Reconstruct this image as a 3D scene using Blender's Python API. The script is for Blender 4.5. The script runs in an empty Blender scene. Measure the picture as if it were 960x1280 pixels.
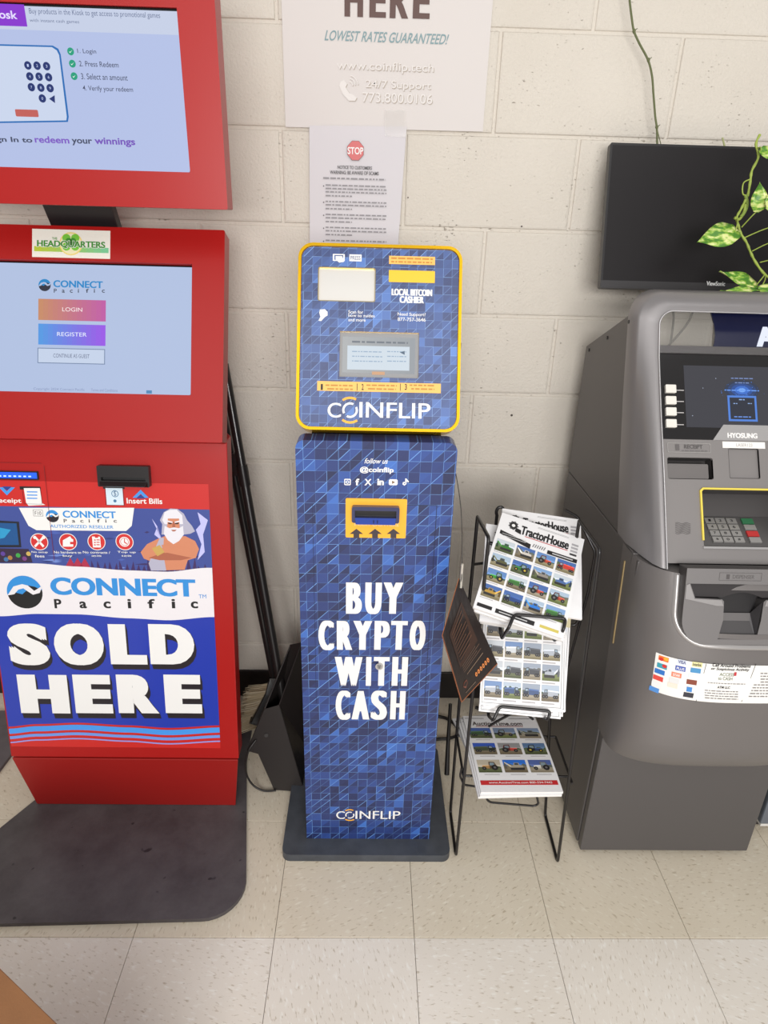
import bpy, bmesh, math, random
from mathutils import Vector, Matrix
random.seed(7)
C = bpy.context.scene
col = C.collection

# ------------------------------------------------------------------ camera
CAM = Vector((-0.015696, -1.752345, 1.426271))
PITCH, YAW, ROLL, FPX = 0.41036, 0.025754, 0.027684, 823.646
FW = Vector((math.sin(YAW)*math.cos(PITCH), math.cos(YAW)*math.cos(PITCH), -math.sin(PITCH)))
_r = Vector((math.cos(YAW), -math.sin(YAW), 0)); _u = _r.cross(FW)
RT = math.cos(ROLL)*_r + math.sin(ROLL)*_u
UP = RT.cross(FW)
cd = bpy.data.cameras.new('camera'); cam = bpy.data.objects.new('camera', cd); col.objects.link(cam)
cd.sensor_fit = 'HORIZONTAL'; cd.sensor_width = 36; cd.lens = FPX/960*36; cd.clip_start = 0.02
M = Matrix((RT, UP, -FW)).transposed().to_4x4(); M.translation = CAM
cam.matrix_world = M
C.camera = cam
# ------------------------------------------------------------------ light
C.view_settings.view_transform = 'Standard'; C.view_settings.look = 'None'
C.view_settings.exposure = 0.0; C.view_settings.gamma = 1; C.view_settings.use_curve_mapping = False
W = bpy.data.worlds.new('world'); C.world = W; W.use_nodes = True
W.node_tree.nodes['Background'].inputs[0].default_value = (1.0, 0.975, 0.945, 1)
W.node_tree.nodes['Background'].inputs[1].default_value = 0.45
def area(name, loc, sx, sy, power, color=(1, .98, .955), aim=None):
    l = bpy.data.lights.new(name, 'AREA'); l.shape = 'RECTANGLE'; l.size = sx; l.size_y = sy
    l.energy = power; l.color = color
    o = bpy.data.objects.new(name, l); col.objects.link(o); o.location = loc
    if aim is not None:
        o.rotation_euler = (Vector(aim)-Vector(loc)).to_track_quat('-Z', 'Y').to_euler()
    return o
area('ceiling_light', (0.95, -1.45, 2.75), 1.2, 0.28, 3.5, aim=(0.5, -0.6, 0.6))
area('ceiling_light', (-0.3, -2.8, 2.8), 3.4, 0.9, 17, aim=(-0.3, -1.2, 0.4))

area('front_fill_light', (0.15, -3.9, 1.6), 1.8, 0.9, 92, color=(1, .985, .97), aim=(-0.1, 0, 0.5))  # unseen fill lamp, added to brighten the dark lower wall between the kiosks
# ------------------------------------------------------------------ helpers
def at(px, py): return RT*((px-480)/FPX) + UP*((640-py)/FPX) + FW
def onY(px, py, Y):
    d = at(px, py); return CAM + d*((Y-CAM.y)/d.y)
def onZ(px, py, Z):
    d = at(px, py); return CAM + d*((Z-CAM.z)/d.z)
class Pl:                                   # a flat face of a thing, measured in metres
    def __init__(s, o, ex, ey, bend=None):
        s.o = Vector(o); s.ex = Vector(ex).normalized(); s.ey = Vector(ey); s.ey = (s.ey - s.ex*s.ey.dot(s.ex)).normalized()
        s.n = s.ex.cross(s.ey); s.bend = bend
    def px(s, x, y, h=0):
        d = at(x, y); o = s.o + s.n*h
        p = CAM + d*((o-CAM).dot(s.n)/d.dot(s.n)) - o
        return p.dot(s.ex), p.dot(s.ey)
    def pt(s, u, v, h=0):
        if s.bend: h = h + s.bend(u, v)
        return s.o + s.ex*u + s.ey*v + s.n*h
class Surf:                                 # y = f(x, z)
    def __init__(s, f): s.f = f
    def px(s, x, y, h=0):
        d = at(x, y); Y = -.65
        for _ in range(12):
            p = CAM + d*((Y-CAM.y)/d.y); Y = s.f(p.x, p.z)-h
        return p.x, p.z
    def pt(s, u, v, h=0): return Vector((u, s.f(u, v)-h, v))
class Quad:                                 # bilinear patch, u and v from 0 to 1
    def __init__(s, a, b, c, d): s.a, s.b, s.c, s.d = map(Vector, (a, b, c, d)); s.n = (s.b-s.a).cross(s.d-s.a).normalized()
    def pt(s, u, v, h=0): return s.a*(1-u)*(1-v)+s.b*u*(1-v)+s.c*u*v+s.d*(1-u)*v + s.n*h

def lin(c):
    return tuple((x/255/12.92 if x/255 <= .04045 else ((x/255+.055)/1.055)**2.4) for x in c[:3])+(1,)
MC = {}
def mat(c, rough=.5, metal=0, coat=0, spec=.5, emit=0, name='paint', bump=0, bscale=400, alpha=1, var=0):
    k = (tuple(c), rough, metal, coat, spec, emit, name, bump, alpha, var)
    if k in MC: return MC[k]
    m = bpy.data.materials.new(name); m.use_nodes = True; nt = m.node_tree; b = nt.nodes['Principled BSDF']
    b.inputs['Base Color'].default_value = lin(c); b.inputs['Roughness'].default_value = rough
    b.inputs['Metallic'].default_value = metal; b.inputs['Coat Weight'].default_value = coat
    b.inputs['Coat Roughness'].default_value = .08; b.inputs['Specular IOR Level'].default_value = spec
    if emit:
        b.inputs['Base Color'].default_value = (.01, .01, .012, 1)
        b.inputs['Emission Color'].default_value = lin(c); b.inputs['Emission Strength'].default_value = emit
    if alpha < 1: b.inputs['Alpha'].default_value = alpha
    if bump or var:
        g = nt.nodes.new('ShaderNodeNewGeometry'); n = nt.nodes.new('ShaderNodeTexNoise'); n.inputs['Scale'].default_value = bscale
        n.inputs['Detail'].default_value = 4; nt.links.new(g.outputs['Position'], n.inputs['Vector'])
        if bump:
            bp = nt.nodes.new('ShaderNodeBump'); bp.inputs['Strength'].default_value = bump; bp.inputs['Distance'].default_value = .001
            nt.links.new(n.outputs['Fac'], bp.inputs['Height']); nt.links.new(bp.outputs[0], b.inputs['Normal'])
        if var:
            n2 = nt.nodes.new('ShaderNodeTexNoise'); n2.inputs['Scale'].default_value = bscale/12; n2.inputs['Detail'].default_value = 6
            nt.links.new(g.outputs['Position'], n2.inputs['Vector'])
            mr = nt.nodes.new('ShaderNodeMapRange'); mr.inputs[1].default_value = .3; mr.inputs[2].default_value = .7
            mr.inputs[3].default_value = 1-var; mr.inputs[4].default_value = 1+var; nt.links.new(n2.outputs['Fac'], mr.inputs[0])
            hs = nt.nodes.new('ShaderNodeHueSaturation'); hs.inputs['Color'].default_value = lin(c)
            nt.links.new(mr.outputs[0], hs.inputs['Value']); nt.links.new(hs.outputs[0], b.inputs['Base Color'])
    MC[k] = m; return m
def ink(*c): return mat(c, .45, name='printed_ink')
def glow(*c, e=1.0): return mat(c, .3, emit=e, spec=.12, name='screen_light')

def rr(u0, v0, u1, v1, r, n=6):
    p = []
    for cx, cy, a in ((u1-r, v1-r, 0), (u0+r, v1-r, 90), (u0+r, v0+r, 180), (u1-r, v0+r, 270)):
        for i in range(n+1):
            t = math.radians(a+90*i/n); p.append((cx+r*math.cos(t), cy+r*math.sin(t)))
    return p
def circ(cx, cy, rx, ry=None, n=24, a0=0, a1=360):
    ry = ry or rx
    full = abs(a1-a0) >= 360
    return [(cx+rx*math.cos(math.radians(a0+(a1-a0)*i/(n if full else n-1))), cy+ry*math.sin(math.radians(a0+(a1-a0)*i/(n if full else n-1)))) for i in range(n)]
TXT = {}
def text_mesh(s, off):
    k = (s, off)
    if k in TXT: return TXT[k]
    cu = bpy.data.curves.new('t', 'FONT'); cu.body = s; cu.size = 1; cu.offset = off; cu.resolution_u = 5
    o = bpy.data.objects.new('t', cu); col.objects.link(o)
    dg = bpy.context.evaluated_depsgraph_get(); me = bpy.data.meshes.new_from_object(o.evaluated_get(dg))
    V = [(v.co.x, v.co.y) for v in me.vertices]; F = [list(p.vertices) for p in me.polygons]
    bpy.data.objects.remove(o); bpy.data.curves.remove(cu); bpy.data.meshes.remove(me)
    x0 = min(v[0] for v in V); x1 = max(v[0] for v in V); y0 = min(v[1] for v in V); y1 = max(v[1] for v in V)
    V = [((x-x0)/(x1-x0), (y-y0)/(y1-y0)) for x, y in V]
    TXT[k] = (V, F); return TXT[k]
def fill(outlines):
    cu = bpy.data.curves.new('c', 'CURVE'); cu.dimensions = '2D'; cu.fill_mode = 'BOTH'
    for ol in outlines:
        s = cu.splines.new('POLY'); s.points.add(len(ol)-1)
        for p, q in zip(s.points, ol): p.co = (q[0], q[1], 0, 1)
        s.use_cyclic_u = True
    o = bpy.data.objects.new('c', cu); col.objects.link(o)
    dg = bpy.context.evaluated_depsgraph_get(); me = bpy.data.meshes.new_from_object(o.evaluated_get(dg))
    V = [(v.co.x, v.co.y) for v in me.vertices]; F = [list(p.vertices) for p in me.polygons]
    bpy.data.objects.remove(o); bpy.data.curves.remove(cu); bpy.data.meshes.remove(me)
    return V, F
class MB:
    def __init__(s): s.v = []; s.f = []; s.m = []; s.sm = []; s.uv = []; s.mats = []
    def mi(s, m):
        if m not in s.mats: s.mats.append(m)
        return s.mats.index(m)
    def add(s, V, F, m, smooth=False, uv=None):
        b = len(s.v); s.v += [Vector(v) for v in V]; s.uv += (uv or [(v[0], v[2]) for v in V])
        i = s.mi(m)
        for f in F: s.f.append([b+k for k in f]); s.m.append(i); s.sm.append(smooth)
        return s
    def box(s, lo, hi, m):
        x0, y0, z0 = lo; x1, y1, z1 = hi
        V = [(x, y, z) for x in (x0, x1) for y in (y0, y1) for z in (z0, z1)]
        return s.add(V, [(0, 1, 3, 2), (4, 6, 7, 5), (0, 4, 5, 1), (2, 3, 7, 6), (0, 2, 6, 4), (1, 5, 7, 3)], m)
    def poly(s, pl, pts, h, m):             # flat print
        return s.add([pl.pt(u, v, h) for u, v in pts], [tuple(range(len(pts)))], m, uv=list(pts))
    def rect(s, pl, u0, v0, u1, v1, h, m): return s.poly(pl, [(u0, v0), (u1, v0), (u1, v1), (u0, v1)], h, m)
    def prism(s, pl, pts, h0, h1, m, msides=None):
        n = len(pts)
        a = sum(pts[i][0]*pts[(i+1) % n][1]-pts[(i+1) % n][0]*pts[i][1] for i in range(n))
        if a < 0: pts = pts[::-1]
        V = [pl.pt(u, v, h0) for u, v in pts]+[pl.pt(u, v, h1) for u, v in pts]
        s.add(V, [tuple(range(n, 2*n)), tuple(reversed(range(n)))], m, uv=list(pts)*2)
        s.add(V, [(i, (i+1) % n, n+(i+1) % n, n+i) for i in range(n)], msides or m, uv=[(p[0], p[1]) for p in pts]*2)
        return s
    def plate(s, pl, outlines, h0, h1, m, msides=None):   # outline with holes
        V, F = fill(outlines)
        F = [f if sum(V[f[i]][0]*V[f[(i+1) % len(f)]][1]-V[f[(i+1) % len(f)]][0]*V[f[i]][1] for i in range(len(f))) > 0 else f[::-1] for f in F]
        s.add([pl.pt(u, v, h1) for u, v in V], F, m, uv=V)
        s.add([pl.pt(u, v, h0) for u, v in V], [f[::-1] for f in F], m, uv=V)
        for k, ol in enumerate(outlines):
            n = len(ol); a = sum(ol[i][0]*ol[(i+1) % n][1]-ol[(i+1) % n][0]*ol[i][1] for i in range(n))
            o = ol if (a > 0) == (k == 0) else ol[::-1]
            s.add([pl.pt(u, v, h0) for u, v in o]+[pl.pt(u, v, h1) for u, v in o],
                  [(i, (i+1) % n, n+(i+1) % n, n+i) for i in range(n)], msides or m, uv=list(o)*2)
        return s
    def text(s, pl, st, u0, v0, u1, v1, h, m, off=0.0, shear=0, rep=1, dx=0):
        V, F = text_mesh(st, off)
        for k in range(rep):
            sh = dx*(k-(rep-1)/2)
            P = [(u0+x*(u1-u0)+sh+shear*(y-.5)*(v1-v0), v0+y*(v1-v0)) for x, y in V]
            s.add([pl.pt(u, v, h+k*.00002) for u, v in P], F, m, uv=P)
        return s
    def tube(s, pts, r, m, n=8, closed=False, caps=True):
        pts = [Vector(p) for p in pts]; L = len(pts); R = r if isinstance(r, (list, tuple)) else [r]*L
        t = (pts[1]-pts[0]).normalized(); a = t.orthogonal().normalized(); V = []; F = []
        for i, p in enumerate(pts):
            if closed: t2 = (pts[(i+1) % L]-pts[i-1]).normalized()
            else: t2 = (pts[min(i+1, L-1)]-pts[max(i-1, 0)]).normalized()
            a = (a - t2*a.dot(t2)).normalized(); b = t2.cross(a)
            for k in range(n):
                w = 2*math.pi*k/n; V.append(p + (a*math.cos(w)+b*math.sin(w))*R[i])
        for i in range(L if closed else L-1):
            j = (i+1) % L
            for k in range(n): F.append((i*n+k, i*n+(k+1) % n, j*n+(k+1) % n, j*n+k))
        s.add(V, F, m, True)
        if caps and not closed:
            s.add(V[:n], [tuple(reversed(range(n)))], m); s.add(V[-n:], [tuple(range(n))], m)
        return s
    def build(s, name, parent=None, bevel=0, seg=2, loc=None):
        me = bpy.data.meshes.new(name); o = bpy.data.objects.new(name, me); col.objects.link(o)
        off = Vector(parent['_w']) if parent is not None else Vector(loc or (0, 0, 0))
        me.from_pydata([tuple(v-off) for v in s.v], [], s.f)
        for m in s.mats: me.materials.append(m)
        uvl = me.uv_layers.new(name='uv')
        for p in me.polygons:
            p.material_index = s.m[p.index]; p.use_smooth = s.sm[p.index]
            for li in p.loop_indices: uvl.data[li].uv = s.uv[me.loops[li].vertex_index]
        if parent is not None: o.parent = parent
        else: o.location = off
        o['_w'] = tuple(off)
        if bevel:
            b = o.modifiers.new('bevel', 'BEVEL'); b.width = bevel; b.segments = seg; b.limit_method = 'ANGLE'; b.angle_limit = math.radians(40)
        return o
def smooth_path(pts, k=6, closed=False):
    P = [Vector(p) for p in pts]; n = len(P); out = []
    g = (lambda i: P[i % n]) if closed else (lambda i: P[max(0, min(n-1, i))])
    for i in range(n if closed else n-1):
        for j in range(k):
            t = j/k; a, b, c, d = g(i-1), g(i), g(i+1), g(i+2)
            out.append(.5*((2*b)+(c-a)*t+(2*a-5*b+4*c-d)*t*t+(3*b-a-3*c+d)*t**3))
    if not closed: out.append(P[-1])
    return out
def thing(name, label, cat, loc, group=None):
    o = bpy.data.objects.new(name, None); col.objects.link(o); o.location = loc; o['_w'] = tuple(loc)
    o['label'] = label; o['category'] = cat; o.empty_display_size = .05
    if group: o['group'] = group
    return o
def tag(o, label, cat, group=None):
    o['label'] = label; o['category'] = cat
    if group: o['group'] = group
    return o
def struct(o): o['kind'] = 'structure'; return o
VX, VZ = Vector((1, 0, 0)), Vector((0, 0, 1))
class D:            # prints on a face, laid out in measured boxes
    def __init__(s, mb, pl): s.b = mb; s.p = pl
    def bx(s, x0, y0, x1, y1):
        xm, ym = (x0+x1)/2, (y0+y1)/2
        return (s.p.px(x0, ym)[0], s.p.px(xm, y1)[1], s.p.px(x1, ym)[0], s.p.px(xm, y0)[1])
    def rect(s, x0, y0, x1, y1, h, m, r=0):
        a = s.bx(x0, y0, x1, y1)
        s.b.poly(s.p, rr(*a, r, 4) if r else [(a[0], a[1]), (a[2], a[1]), (a[2], a[3]), (a[0], a[3])], h, m)
    def frame(s, x0, y0, x1, y1, w, h, m):
        a = s.bx(x0, y0, x1, y1)
        for q in ((a[0], a[1], a[2], a[1]+w), (a[0], a[3]-w, a[2], a[3]), (a[0], a[1], a[0]+w, a[3]), (a[2]-w, a[1], a[2], a[3])): s.b.rect(s.p, *q, h, m)
    def text(s, st, x0, y0, x1, y1, h, m, off=0, **k): s.b.text(s.p, st, *s.bx(x0, y0, x1, y1), h, m, off, **k)
    def letters(s, boxes, h, m, off=0, rep=3, bold=.15):
        for ch, x0, y0, x1, y1 in boxes:        # one measured box for each letter, heavy strokes
            a = s.bx(x0, y0, x1, y1); w = a[2]-a[0]; e = min(w*bold, (a[3]-a[1])*.12)
            s.b.text(s.p, ch, a[0]+e/2, a[1], a[2]-e/2, a[3], h, m, off, rep=rep, dx=e/max(1, rep-1))
    def poly(s, pts, h, m): s.b.poly(s.p, [s.p.px(*q) for q in pts], h, m)
    def circ(s, x, y, r, h, m, n=20, k=1.0):
        c = s.p.px(x, y); e = s.p.px(x+r, y); R = abs(e[0]-c[0]); s.b.poly(s.p, circ(c[0], c[1], R, R*k, n), h, m)
    def scribble(s, x0, y0, x1, y1, h, m, fillr=.6, seed=0):     # a line of small print, too small to read
        a = s.bx(x0, y0, x1, y1); rg = random.Random(seed+int(x0*7+y0*13)); u = a[0]; H = a[3]-a[1]
        while u < a[2]:
            w = rg.uniform(.8, 3.2)*H; e = min(u+w, a[2])
            s.b.rect(s.p, u, a[1]+H*.18, e, a[3]-H*.18, h, m); u = e+H*.55
def ring_arc(mb, pl, cx, cy, r0, r1, a0, a1, h, m, n=16, k=1.0):
    V = []; F = []
    for i in range(n+1):
        t = math.radians(a0+(a1-a0)*i/n)
        for r in (r0, r1): V.append((cx+r*math.cos(t), cy+r*k*math.sin(t)))
    for i in range(n): F.append((2*i, 2*i+1, 2*i+3, 2*i+2))
    mb.add([pl.pt(u, v, h) for u, v in V], F, m, uv=V)

# ------------------------------------------------------------------ node materials
def nodes(name):
    m = bpy.data.materials.new(name); m.use_nodes = True; nt = m.node_tree
    return m, nt, nt.nodes['Principled BSDF']
def wall_paint():
    m, nt, b = nodes('painted_block'); N = nt.nodes.new; L = nt.links.new
    g = N('ShaderNodeNewGeometry')
    n1 = N('ShaderNodeTexNoise'); n1.inputs['Scale'].default_value = 5; n1.inputs['Detail'].default_value = 5
    n2 = N('ShaderNodeTexNoise'); n2.inputs['Scale'].default_value = 160; n2.inputs['Detail'].default_value = 6; n2.inputs['Roughness'].default_value = .6
    mp = N('ShaderNodeMapping'); mp.inputs['Scale'].default_value = (1, 1, 2.2); L(g.outputs['Position'], mp.inputs[0])
    n3 = N('ShaderNodeTexNoise'); n3.inputs['Scale'].default_value = 105; n3.inputs['Detail'].default_value = 3
    n4 = N('ShaderNodeTexNoise'); n4.inputs['Scale'].default_value = 9; n4.inputs['Detail'].default_value = 2
    for n in (n1, n2, n4): L(g.outputs['Position'], n.inputs['Vector'])
    L(mp.outputs[0], n3.inputs['Vector'])
    ad = N('ShaderNodeMath'); ad.operation = 'MULTIPLY_ADD'; L(n4.outputs['Fac'], ad.inputs[0]); ad.inputs[1].default_value = .28; L(n3.outputs['Fac'], ad.inputs[2])
    pit = N('ShaderNodeMapRange'); pit.inputs[1].default_value = .835; pit.inputs[2].default_value = .92; L(ad.outputs[0], pit.inputs[0])
    cr = N('ShaderNodeMix'); cr.data_type = 'RGBA'; cr.inputs[6].default_value = lin((211, 203, 191)); cr.inputs[7].default_value = lin((221, 214, 203)); L(n1.outputs['Fac'], cr.inputs[0])
    mx = N('ShaderNodeMix'); mx.data_type = 'RGBA'; L(pit.outputs[0], mx.inputs[0]); L(cr.outputs[2], mx.inputs[6]); mx.inputs[7].default_value = lin((186, 174, 158))
    L(mx.outputs[2], b.inputs['Base Color'])
    sb = N('ShaderNodeMath'); sb.operation = 'MULTIPLY_ADD'; L(pit.outputs[0], sb.inputs[0]); sb.inputs[1].default_value = -1.6; L(n2.outputs['Fac'], sb.inputs[2])
    bp = N('ShaderNodeBump'); bp.inputs['Strength'].default_value = .8; bp.inputs['Distance'].default_value = .0030
    L(sb.outputs[0], bp.inputs['Height']); L(bp.outputs[0], b.inputs['Normal'])
    b.inputs['Roughness'].default_value = .55
    return m
def tile_mat():
    m, nt, b = nodes('vinyl_tile'); N = nt.nodes.new; L = nt.links.new
    g = N('ShaderNodeNewGeometry'); oi = N('ShaderNodeObjectInfo')
    rot = N('ShaderNodeVectorRotate'); rot.rotation_type = 'Z_AXIS'; L(g.outputs['Position'], rot.inputs['Vector'])
    ma = N('ShaderNodeMath'); ma.operation = 'MULTIPLY'; ma.inputs[1].default_value = 3.1; L(oi.outputs['Random'], ma.inputs[0]); L(ma.outputs[0], rot.inputs['Angle'])
    mp = N('ShaderNodeMapping'); mp.inputs['Scale'].default_value = (1, .32, 1); L(rot.outputs[0], mp.inputs[0])
    def nz(sc, lo, hi, vec):
        n = N('ShaderNodeTexNoise'); n.inputs['Scale'].default_value = sc; n.inputs['Detail'].default_value = 2; L(vec, n.inputs['Vector'])
        r = N('ShaderNodeMapRange'); r.inputs[1].default_value = lo; r.inputs[2].default_value = hi; L(n.outputs['Fac'], r.inputs[0]); return r.outputs[0]
    a = nz(210, .60, .72, mp.outputs[0]); c = nz(140, .58, .72, mp.outputs[0]); w = nz(4, .3, .7, g.outputs['Position'])
    base = N('ShaderNodeMix'); base.data_type = 'RGBA'; L(w, base.inputs[0]); base.inputs[6].default_value = lin((226, 218, 206)); base.inputs[7].default_value = lin((234, 227, 217))
    m1 = N('ShaderNodeMix'); m1.data_type = 'RGBA'; L(a, m1.inputs[0]); L(base.outputs[2], m1.inputs[6]); m1.inputs[7].default_value = lin((196, 184, 167))
    m2 = N('ShaderNodeMix'); m2.data_type = 'RGBA'; L(c, m2.inputs[0]); L(m1.outputs[2], m2.inputs[6]); m2.inputs[7].default_value = lin((240, 236, 228))
    # tiles nearer the wall are older and yellower: the tint stops at a tile joint
    sp = N('ShaderNodeSeparateXYZ'); L(g.outputs['Position'], sp.inputs[0])
    st = N('ShaderNodeMath'); st.operation = 'GREATER_THAN'; st.inputs[1].default_value = -.8048; L(sp.outputs['Y'], st.inputs[0])
    m3 = N('ShaderNodeMix'); m3.data_type = 'RGBA'; m3.blend_type = 'MULTIPLY'; L(st.outputs[0], m3.inputs[0]); L(m2.outputs[2], m3.inputs[6]); m3.inputs[7].default_value = (.90, .865, .775, 1)
    L(m3.outputs[2], b.inputs['Base Color']); b.inputs['Roughness'].default_value = .42; b.inputs['Specular IOR Level'].default_value = .35
    return m
def tri_mat(name, cell, pal, line, rough, coat, gain=1.0):
    m, nt, b = nodes(name); N = nt.nodes.new; L = nt.links.new
    def mt(op, a, bb=None, c=None):
        n = N('ShaderNodeMath'); n.operation = op
        for i, x in enumerate((a, bb, c)):
            if x is None: continue
            if isinstance(x, (int, float)): n.inputs[i].default_value = x
            else: L(x, n.inputs[i])
        return n.outputs[0]
    uv = N('ShaderNodeUVMap'); sp = N('ShaderNodeSeparateXYZ'); L(uv.outputs[0], sp.inputs[0])
    u = mt('DIVIDE', sp.outputs[0], cell); v = mt('DIVIDE', sp.outputs[1], cell)
    u = mt('ADD', u, 100.37); v = mt('ADD', v, 100.2)
    fu, fv, iu, iv = mt('FRACT', u), mt('FRACT', v), mt('FLOOR', u), mt('FLOOR', v)
    def wn(x, y, z):
        cb = N('ShaderNodeCombineXYZ')
        for i, q in enumerate((x, y, z)):
            if isinstance(q, (int, float)): cb.inputs[i].default_value = q
            else: L(q, cb.inputs[i])
        w = N('ShaderNodeTexWhiteNoise'); w.noise_dimensions = '3D'; L(cb.outputs[0], w.inputs['Vector']); return w.outputs['Value']
    has = mt('GREATER_THAN', wn(iu, iv, 3.0), .3)
    tri = mt('MULTIPLY', mt('GREATER_THAN', fv, fu), has)
    r = wn(iu, iv, mt('ADD', mt('MULTIPLY', tri, 5.0), 11.0))
    big = wn(mt('FLOOR', mt('DIVIDE', u, 3)), mt('FLOOR', mt('DIVIDE', mt('SUBTRACT', v, u), 2)), 1.0)
    r = mt('ADD', mt('MULTIPLY', r, .72), mt('MULTIPLY', big, .28))
    ramp = N('ShaderNodeValToRGB'); L(r, ramp.inputs[0]); e = ramp.color_ramp.elements
    e[0].position = 0; e[0].color = lin(pal[0]); e[1].position = 1; e[1].color = lin(pal[-1])
    for p, c in zip((.35, .6, .8), pal[1:-1]): q = e.new(p); q.color = lin(c)
    dl = mt('MULTIPLY', mt('LESS_THAN', mt('ABSOLUTE', mt('SUBTRACT', fv, fu)), .04), has)
    h1 = mt('LESS_THAN', fv, .035); h2 = mt('LESS_THAN', fu, .035)
    s1, s2, s3 = [mt('MULTIPLY_ADD', mt('POWER', wn(iu, iv, k_), 2.2), .72, .16) for k_ in (21.0, 31.0, 41.0)]
    ln = mt('MAXIMUM', mt('MULTIPLY', dl, s1), mt('MAXIMUM', mt('MULTIPLY', h1, s2), mt('MULTIPLY', h2, s3)))
    mx = N('ShaderNodeMix'); mx.data_type = 'RGBA'; L(ln, mx.inputs[0]); L(ramp.outputs[0], mx.inputs[6]); mx.inputs[7].default_value = lin(line)
    L(mx.outputs[2], b.inputs['Base Color']); b.inputs['Roughness'].default_value = rough; b.inputs['Coat Weight'].default_value = coat; b.inputs['Coat Roughness'].default_value = .22
    return m
def mat_rubber():
    m, nt, b = nodes('rubber_mat'); N = nt.nodes.new; L = nt.links.new
    g = N('ShaderNodeNewGeometry'); n = N('ShaderNodeTexNoise'); n.inputs['Scale'].default_value = 7; n.inputs['Detail'].default_value = 9; n.inputs['Roughness'].default_value = .7
    n2 = N('ShaderNodeTexNoise'); n2.inputs['Scale'].default_value = 38; n2.inputs['Detail'].default_value = 1
    L(g.outputs['Position'], n.inputs['Vector']); L(g.outputs['Position'], n2.inputs['Vector'])
    r = N('ShaderNodeValToRGB'); L(n.outputs['Fac'], r.inputs[0]); e = r.color_ramp.elements
    e[0].position = .3; e[0].color = lin((64, 58, 61)); e[1].position = .8; e[1].color = lin((100, 96, 98))
    s = N('ShaderNodeMapRange'); s.inputs[1].default_value = .26; s.inputs[2].default_value = .22; L(n2.outputs['Fac'], s.inputs[0])
    mx = N('ShaderNodeMix'); mx.data_type = 'RGBA'; L(s.outputs[0], mx.inputs[0]); L(r.outputs[0], mx.inputs[6]); mx.inputs[7].default_value = lin((40, 36, 40))
    L(mx.outputs[2], b.inputs['Base Color']); b.inputs['Roughness'].default_value = .5
    n3 = N('ShaderNodeTexNoise'); n3.inputs['Scale'].default_value = 500; L(g.outputs['Position'], n3.inputs['Vector'])
    bp = N('ShaderNodeBump'); bp.inputs['Strength'].default_value = .15; bp.inputs['Distance'].default_value = .001; L(n3.outputs['Fac'], bp.inputs['Height']); L(bp.outputs[0], b.inputs['Normal'])
    return m
def leaf_mat():
    m, nt, b = nodes('variegated_leaf'); N = nt.nodes.new; L = nt.links.new
    g = N('ShaderNodeNewGeometry'); mp = N('ShaderNodeMapping'); mp.inputs['Scale'].default_value = (1, 1, 2.4); mp.inputs['Rotation'].default_value = (0, .6, 0); L(g.outputs['Position'], mp.inputs[0])
    n = N('ShaderNodeTexNoise'); n.inputs['Scale'].default_value = 55; n.inputs['Detail'].default_value = 5; L(mp.outputs[0], n.inputs['Vector'])
    r = N('ShaderNodeValToRGB'); L(n.outputs['Fac'], r.inputs[0]); e = r.color_ramp.elements
    e[0].position = .42; e[0].color = lin((74, 130, 36)); e[1].position = .62; e[1].color = lin((222, 226, 150))
    q = e.new(.5); q.color = lin((138, 180, 60))
    L(r.outputs[0], b.inputs['Base Color']); b.inputs['Roughness'].default_value = .35; b.inputs['Subsurface Weight'].default_value = .1
    b.inputs['Subsurface Scale'].default_value = .003
    return m
M_WALL = wall_paint(); M_TILE = tile_mat(); M_RUB = mat_rubber(); M_LEAF = leaf_mat()
BLUES = [(20, 29, 70), (30, 45, 98), (36, 58, 120), (42, 74, 146), (64, 116, 200)]
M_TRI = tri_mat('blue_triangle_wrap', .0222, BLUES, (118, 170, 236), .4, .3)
M_TRI2 = tri_mat('blue_triangle_wrap_glare', .0165, [(52, 64, 108), (60, 76, 124), (66, 88, 142), (74, 102, 164), (90, 132, 204)], (140, 180, 236), .3, .5)  # paler blues: the glare on the tilted head is mixed into the colour
WHITE, BLACK, OFFW = ink(235, 234, 232), ink(22, 20, 22), ink(226, 222, 216)

# ------------------------------------------------------------------ wall
wb = MB(); wb.box((-1.9, .004, 0), (2.1, .12, 2.6416), M_WALL)
wall = struct(wb.build('wall_back'))
BLK = {}
def block(x0, x1, z0):
    w = round(x1-x0, 4)
    if w not in BLK:
        b = bmesh.new(); G = .0035; d = .0055; W2, H2 = w-2*G, .2032-2*G
        def ring(i, y): return [b.verts.new(p) for p in ((G+i, y, G+i), (G+W2-i, y, G+i), (G+W2-i, y, G+H2-i), (G+i, y, G+H2-i))]
        rs = [ring(0, .006), ring(0, .0035), ring(.0016, .0009), ring(d, 0)]
        for a, c in zip(rs, rs[1:]):
            for k in range(4): b.faces.new((a[k], a[(k+1) % 4], c[(k+1) % 4], c[k]))
        b.faces.new(rs[-1]); me = bpy.data.meshes.new('block'); b.to_mesh(me); b.free(); me.materials.append(M_WALL)
        for p in me.polygons: p.use_smooth = False
        BLK[w] = me
    o = bpy.data.objects.new('block', BLK[w]); col.objects.link(o); o.parent = wall
    o.location = (x0, random.uniform(-.0006, .0006), z0)
for c in range(13):
    if c % 2 == 1: J = [.4625+.4064*k for k in range(4, -1, -1)] + [.0561, -.235] + [-.235-.4064*k for k in range(1, 5)]
    else: J = [.2593+.4064*k for k in range(5, -1, -1)] + [-.147, -.4382] + [-.4382-.4064*k for k in range(1, 4)]
    J = sorted(J)
    for a, b_ in zip(J, J[1:]):
        if a > -1.92 and b_ < 2.12: block(a, b_, c*.2032)
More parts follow.
